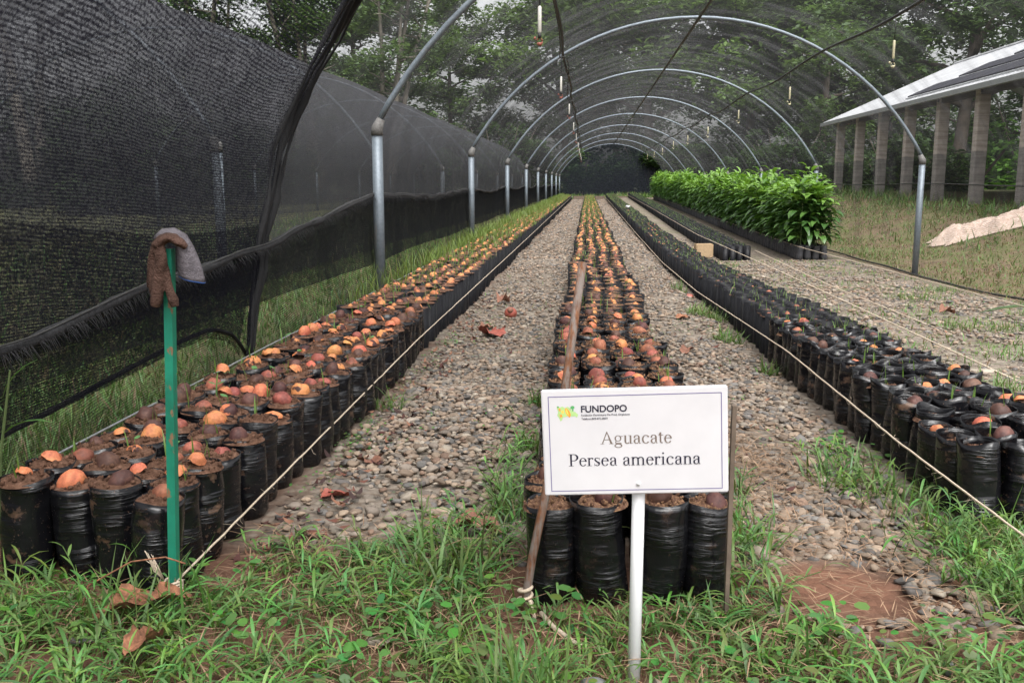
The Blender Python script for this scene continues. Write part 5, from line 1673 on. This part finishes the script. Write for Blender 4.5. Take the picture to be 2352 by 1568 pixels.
# roof sheets, each a corrugated strip from eave to ridge
NSH = 34; wy = (YE0 - YE1) / NSH
def sheet(x0, z0, x1, z1, nm):
    V = []
    for i in range(9):
        yv = i * (wy + .05) / 8
        zz = .018 * (1 if i % 2 else 0)
        V += [(x0, yv, z0 + zz), (x1, yv, z1 + zz)]
    n = len(V); V2 = [(a, b, c - .01) for a, b, c in V]
    F = [(2 * i, 2 * i + 2, 2 * i + 3, 2 * i + 1) for i in range(8)]
    F2 = [tuple(n + q for q in f[::-1]) for f in F]
    return mesh_np(nm, V + V2, [np.array(F + F2)], [M['roof']])
mA = sheet(XE - BX, ZE - .4, XR - BX, ZR - .4, 'roof_sheet'); mB_ = sheet(XR - BX, ZR - .4, 2 * XR - XE - BX, ZE - .4, 'roof_sheet')
for k in range(NSH):
    for me in (mA, mB_): link('roof_sheet', me, barn, (0, YE1 + k * wy - 30, .004 * (k % 2)))
m = MB(); m.tube([brel(XR, YE1, ZR + .03), brel(XR, YE0, ZR + .03)], .06, 6); m.build('ridge_cap', M['roof'], barn)
m = MB()
V = []
for y in (YE1, YE0):
    for dx, dz in ((-.10, .0), (-.10, -.13), (.02, -.13), (.02, 0), (.0, 0), (.0, -.11), (-.08, -.11), (-.08, 0)): V.append(brel(XE + dx + .02, y, ZE + dz))
m.add(V, [(i, (i + 1) % 8, 8 + (i + 1) % 8, 8 + i) for i in range(8)] + [tuple(range(8))[::-1], tuple(range(8, 16))])
m.build('gutter', M['gutter'], barn)
m = MB()
for k in range(12): m.box(BX - BX - .12, BX - BX - .08, YE0 - 30 - 3 * k - .02, YE0 - 30 - 3 * k + .02, ZE - .4 - .14, ZE - .4 + .01)
m.tube([brel(XE - .05, YE0, ZE - .05), brel(XE - .05, YE0 + .05, ZE - .3)], .04, 8)
m.build('gutter_brackets', M['underroof'], barn)
m = MB(); m.box(-.03, .20, YE1 - 30, YE0 - 30 - .1, 2.86, 3.05); m.build('eave_beam', M['underroof'], barn)
for k in range(12):
    y = 38.4 - 2.75 * k - 30
    m = MB()
    m.tube([(.1, y, 3.02), (XR - BX, y, ZR - .52), (9.1, y, 3.02)], .07, 4); m.build('rafter', M['underroof'], barn)
for q in range(6):
    fx = (q + .5) / 6; m = MB(); xx = XE - BX + fx * (XR - XE); zz = ZE - .4 + fx * (ZR - ZE) - .09
    m.box(xx - .04, xx + .04, YE1 - 30, YE0 - 30, zz - .05, zz + .02); m.build('purlin', M['underroof'], barn)
sl = math.atan2(ZR - ZE, XR - XE)
pm = MB(); pm.box(0, .92, 0, .99, 0, .035); po = pm.build('solar_panel', M['panel']); pme = po.data; bpy.data.objects.remove(po)
rm = MB(); rm.box(0, .06, 0, 1.06, -.05, 0.0); ro = rm.build('panel_rail', M['alu']); rme = ro.data; bpy.data.objects.remove(ro)
for row, s0 in enumerate((.40, 1.62, 2.84, 4.02)):
    for k in range(26 - row):
        y = 31.0 - row * 1.0 - 1.06 * k
        if y < YE1: continue
        x = XE + s0 * math.cos(sl); z = ZE + s0 * math.sin(sl) + .06
        o = link('solar_panel', pme, barn, brel(x, y - 1, z)); o.rotation_euler = (0, -sl, 0)
        for d in (-.08, .94):
            o2 = link('panel_rail', rme, barn, brel(x + d * math.cos(sl), y - 1.04, z + d * math.sin(sl))); o2.rotation_euler = (0, -sl, 0)
for i, (P, r) in enumerate(((((11.4, 25.5, .3), (13.2, 27.5, 2.2)), .05), (((12.8, 25.5, .3), (11.0, 25.0, 2.2)), .07), (((13.4, 24, .3), (12.6, 24.5, 2.0)), .05), (((10.8, 29, .3), (12.4, 30, 2.0)), .04))):
    m = MB(); m.tube(P, r, 7)
    tag(m.build('leaning_pole', M['wood'], None, True), ['thin pole leaning inside the barn to the right', 'thick pale pole leaning left under the barn roof', 'slim pole at the right under the barn roof', 'pole leaning deep inside the barn'][i], 'pole')

# pale tarpaulin heaped on the slope
n1, n2 = 110, 60; V = []
for i in range(n1):
    for j in range(n2):
        u, v = i / (n1 - 1), j / (n2 - 1)
        x = 7.05 + 3.6 * u + .10 * math.sin(v * 9); y = 20.6 - 1.0 * v - .9 * u + .12 * math.sin(u * 13)
        hgt = (.08 + .34 * u ** 1.3 + .26 * math.exp(-((u - .05) / .08) ** 2)) * math.sin(pi * min(1, v * 1.02)) ** .6
        p = Vector((x * 1.6, y * 3.2, 2)); cr = mnoise.noise(p) * .12 + (.5 - abs(mnoise.noise(p * 2.3))) * .16 + (.5 - abs(mnoise.noise(p * 5))) * .07
        e = min(u, 1 - u, v, 1 - v) * 8
        V.append((x, y, zf(x, y) + .02 + (hgt + cr) * min(1, e)))
tp = link('tarpaulin', mesh_np('tarpaulin', V, [grid_faces(n1, n2)], [M['tarp']], smooth=True))
s_ = tp.modifiers.new('t', 'SOLIDIFY'); s_.thickness = .01; s_.offset = 1
tag(tp, 'crumpled pinkish-white tarpaulin heaped in the grass on the right', 'tarpaulin')


# ------------------------------------------------------------------ trees
LT, LF = np.array([(-.5, 0, -.04), (0, -.22, .04), (.5, 0, -.06), (0, .22, .04)]), np.array([(0, 1, 2, 3)])


def crown_mesh(name, clumps, per, lsize, col, seed, flat=.55, up=.9):
    r = np.random.default_rng(seed)
    C = np.array([c[:3] for c in clumps]); Rr = np.array([c[3] for c in clumps]); n = len(C) * per
    d = r.normal(size=(n, 3)); d /= np.linalg.norm(d, axis=1)[:, None]
    rad = r.random(n) ** .45
    ci = np.repeat(np.arange(len(C)), per)
    pos = C[ci] + d * (rad * Rr[ci])[:, None] * np.array([1, 1, flat])
    # drop a share by fine noise so that gaps open
    k = vnoise(pos[:, 0] * 1.0 + pos[:, 1] * .7, pos[:, 2] * 1.3, .9, seed % 7) > .22
    pos, ci = pos[k], ci[k]; n = len(pos)
    st = RNG.bit_generator.state
    Mt = rand_rots(n, up) * (lsize * r.uniform(.6, 1.35, n))[:, None, None]
    V, F = scatter(LT, LF, Mt, pos)
    cc = np.array(col)[None] * (r.uniform(.75, 1.3, len(C))[ci] * r.uniform(.7, 1.3, n))[:, None] * np.array([1, 1, 1])
    return mesh_np(name, V, [F], [M['leaf']], cols=np.repeat(cc, 4, 0))


def tree_proto(name, hh, spread, seed, col, nclump=70, per=230, lsize=.34, base=.35, bark='bark', multi=1, crad=(1.0, 2.0), flat=.55, trunk_r=.28):
    """returns trunk mesh, crown mesh"""
    r = random.Random(seed); m = MB(); clumps = []
    stems = []
    for s in range(multi):
        lean = Vector((r.uniform(-.22, .22), r.uniform(-.2, .2), 1)) if multi > 1 else Vector((r.uniform(-.1, .1), r.uniform(-.08, .08), 1))
        o0 = Vector((r.uniform(-.8, .8), r.uniform(-.8, .8), 0)) * (1 if multi > 1 else 0)
        P = []; n = 8
        for i in range(n + 1):
            t = i / n
            P.append(o0 + lean * (hh * .86 * t) + Vector((.35 * math.sin(t * 4 + seed + s), .35 * math.cos(t * 3.3 + seed * 2 + s), 0)) * t)
        rr = [trunk_r / (1 if multi == 1 else 1.7) * (1 - .8 * i / n) + .02 for i in range(n + 1)]
        m.tube(P, rr, 8); stems.append((P, rr))
    nb = 16 if multi == 1 else 6
    for P, rr in stems:
        for b in range(nb):
            t = base + (1 - base) * (b + r.random()) / nb
            k = min(7, int(t * 8)); p0 = P[k].lerp(P[k + 1], t * 8 - k) if t < 1 else P[8]
            a = b * 2.4 + r.uniform(-.5, .5); ln = spread * (1 - .55 * max(0, (t - base) / (1 - base)) ** 1.5) * r.uniform(.55, 1.0)
            d = Vector((math.cos(a), math.sin(a), r.uniform(.1, .55)))
            Q = [p0]
            for i in range(1, 6):
                q = p0 + d * ln * i / 5 + Vector((r.uniform(-.3, .3), r.uniform(-.3, .3), .05 * i * i * r.uniform(-.4, 1) * .3))
                Q.append(q)
            r0 = rr[k] * .5
            m.tube(Q, [r0 * (1 - .85 * i / 5) + .012 for i in range(6)], 5)
            for i in range(2, 6):
                for _ in range(1 if multi > 1 else 2):
                    c = Q[i] + Vector((r.gauss(0, .9), r.gauss(0, .9), r.gauss(.25, .5)))
                    clumps.append((c.x, c.y, c.z, r.uniform(*crad) * (.8 + .2 * i / 5)))
        c = P[-1]; clumps.append((c.x, c.y, c.z, crad[1])); clumps.append((c.x + .5, c.y, c.z + .8, crad[0]))
    r.shuffle(clumps); clumps = clumps[:nclump]
    to = m.build('trunk', M[bark], None, True); tm = to.data; bpy.data.objects.remove(to)
    return tm, crown_mesh('crown', clumps, per, lsize, col, seed, flat)


PT = {  # mid and dark leaf colours paled to stand in for distant haze
    'bright': tree_proto('a', 19, 7.5, 3, (.135, .215, .06), 120, 210, .46, .22, crad=(1.2, 2.4)),
    'mid': tree_proto('b', 20, 7.0, 8, (.115, .175, .068), 120, 200, .46, .2, crad=(1.2, 2.3)),
    'dark': tree_proto('c', 17, 7.5, 15, (.075, .118, .052), 120, 200, .40, .25, crad=(1.1, 2.1), trunk_r=.33),
    'lacy': tree_proto('d', 17, 6.5, 23, (.065, .10, .048), 44, 95, .36, .45, crad=(1.0, 1.9), flat=.4, bark='palebark'),
    'thin': tree_proto('e', 15, 3.4, 31, (.08, .125, .055), 100, 80, .34, .4, bark='palebark', multi=6, crad=(.8, 1.5)),
}
LBL = {
    'bright': 'tall bright green tree behind the dark end net', 'mid': 'tall mid-green tree', 'dark': 'dark spreading tree', 'lacy': 'airy feathery-leaved tree', 'thin': 'clump of thin pale-stemmed trees'}
TREES = [
    ('bright', 4.5, 68, 1.22, 0, 'tall bright green tree behind the dark end net'),
    ('bright', 11.5, 71, 1.22, 2.0, 'bright green tree right of the one behind the end net'),
    ('mid', -1.5, 76, 1.02, 1.0, 'tall mid-green tree left of the bright tree behind the end net'),
    ('mid', -10.5, 74, .80, 2.5, 'lower mid-green tree under the sky gap on the left'),
    ('mid', 18, 80, 1.1, .3, 'tall mid-green tree far beyond the right hoses'),
    ('thin', -15, 52, 1.0, .4, 'clump of thin pale stems behind the neighbouring tunnel'),
    ('thin', -23.5, 58, 1.05, 1.7, 'clump of thin pale stems to the left of the first clump'),
    ('lacy', -24, 40, 1.05, 2.9, 'airy feathery-leaved tree above the neighbouring tunnel'),
    ('lacy', -26, 44, 1.0, .9, 'airy dark-limbed tree seen through the net curtain'),
    ('thin', -11.6, 54, 1.05, 3.1, 'clump of thin pale stems nearest the seedling tunnel'),
    ('mid', -15.5, 68, .95, .6, 'mid-green tree behind the thin pale stems on the left'),
    ('dark', 17.2, 47, 1.0, 1.1, 'dark tree with leaning trunk behind the far end of the barn'),
    ('dark', 26.5, 52, 1.05, 2.6, 'dark spreading tree behind the middle of the barn'),
    ('dark', 30, 47, 1.0, 4.0, 'dark spreading tree behind the near part of the barn'),
    ('mid', 25, 56, 1.0, 3.2, 'mid-green tree farther back behind the barn trees'),
    ('mid', 14, 60, .92, 5.1, 'mid-green tree between the tunnel end and the barn'),
    ('lacy', 33, 50, 1.15, 1.3, 'airy tree against the sky at the upper right'),
    ('dark', 20, 66, 1.0, 2.4, 'dark tree behind the tree by the barn corner'),
    ('dark', 3, 92, 1.15, 4.2, 'dark tall tree far behind the bright tree'),
    ('mid', 38, 42, 1.0, 5.5, 'mid-green tree at the far right behind the barn'),
]
for k, x, y, s, rz, lab in TREES:
    root = empty('tree', (x, y, float(zg(x, y)) if abs(x) < 9 else 0), rz)
    root.scale = (s, s, s)
    tag(root, lab, 'tree', 'trees behind the nursery')
    link('trunk', PT[k][0], root); link('crown', PT[k][1], root)


def bush_mesh(seed, rad, hh, n, lsize, col):
    r = random.Random(seed); cl = []
    for i in range(n):
        a = r.uniform(0, 6.28); q = rad * math.sqrt(r.random()); cl.append((q * math.cos(a), q * math.sin(a), r.uniform(.1, 1) * hh * (1 - .5 * q / rad), r.uniform(.5, .95)))
    m = MB()
    for i in range(7):
        a = i * .9; m.tube([(0, 0, 0), (.4 * rad * math.cos(a), .4 * rad * math.sin(a), hh * .45), (.7 * rad * math.cos(a), .7 * rad * math.sin(a), hh * .8)], [.05, .035, .012], 5)
    so = m.build('stems', M['bark'], None, True); sm = so.data; bpy.data.objects.remove(so)
    return sm, crown_mesh('foliage', cl, 170, lsize, col, seed, .8)


BU = [bush_mesh(5, 2.6, 4.2, 46, .30, (.11, .22, .05)), bush_mesh(6, 2.8, 3.6, 46, .34, (.045, .08, .03)), bush_mesh(7, 3.0, 5.0, 54, .36, (.05, .088, .032))]
BUSH = [(0, 21.2, 48, 1.5, 0, 'leafy bright bush seen between the barn columns'),
        (1, 13.5, 43, 1.0, 1, 'dark bush just beyond the far end of the barn'), (1, 19.5, 56, 1.1, 2, 'dark bush behind the third barn column'),
        (2, 25.5, 46, 1.1, 3, 'dark bush behind the barn near the leafy one'), (1, 16.5, 50, 1.2, 4, 'dark bush left of the barn corner'),
        (2, 11, 56, 1.0, 5, 'dark bush beside the right of the tunnel end'), (2, 8.5, 64, 1.1, 1.5, 'dark bush at the back right of the tunnel end'),
        (1, -.5, 67, 1.0, .5, 'dark bush behind the left half of the end net'), (2, 4.2, 66, .95, 2.5, 'dark bush behind the right half of the end net'),
        (2, -6, 66, 1.2, 3.5, 'dark bush left of the tunnel end'), (2, -12, 62, 1.3, 4.5, 'dark bush beyond the neighbouring tunnel'),
        (1, -17, 47, 1.2, .2, 'dark bush behind the middle of the neighbouring tunnel'), (2, -15, 33, 1.1, 1.2, 'dark bush behind the near part of the neighbouring tunnel'),
        (1, 25, 27, 1.1, 5.2, 'dark bush seen under the barn roof at the right'), (2, 29, 40, 1.2, 0.8, 'dark bush far behind the barn'), (1, 20, 58, 1.3, 2.1, 'dark bush deep behind the barn corner')]
for k, x, y, s, rz, lab in BUSH:
    root = empty('bush', (x, y, 0), rz); root.scale = (s, s, s)
    tag(root, lab, 'bush', 'bushes around the nursery')
    link('stems', BU[k][0], root); link('foliage', BU[k][1], root)
# dark scrub closing the view beneath the trees
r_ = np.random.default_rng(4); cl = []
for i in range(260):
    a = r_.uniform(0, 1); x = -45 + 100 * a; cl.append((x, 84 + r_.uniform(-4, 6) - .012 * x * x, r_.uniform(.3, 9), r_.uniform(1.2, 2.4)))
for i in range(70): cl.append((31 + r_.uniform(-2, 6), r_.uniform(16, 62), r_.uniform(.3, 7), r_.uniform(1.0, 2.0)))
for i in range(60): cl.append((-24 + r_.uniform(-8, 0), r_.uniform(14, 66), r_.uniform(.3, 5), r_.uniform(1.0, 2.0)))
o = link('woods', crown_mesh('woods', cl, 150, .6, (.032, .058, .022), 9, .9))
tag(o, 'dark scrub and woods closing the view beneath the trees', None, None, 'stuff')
# leafy creeper dangling from the left hose at the far end
V, F, C = [], [], []; n0 = 0
for i in range(60):
    v, f = leaf_geo(.16, .05, .8, 3); a = random.uniform(0, 6.28)
    m3 = rotz_mats(np.array([a]))[0]
    p = np.array([-.35 + random.gauss(0, .25), 48 + random.gauss(0, .4), 2.75 - abs(random.gauss(0, .35))])
    V.append(v @ m3.T + p); F.append(f + n0); n0 += len(v); C.append(np.tile([(.07, .16, .03)], (len(v), 1)))
o = link('creeper', mesh_np('creeper', np.concatenate(V), [np.concatenate(F)], [M['avleaf']], cols=np.concatenate(C)))
tag(o, 'leafy creeper dangling from the left hose near the tunnel end', 'creeper')
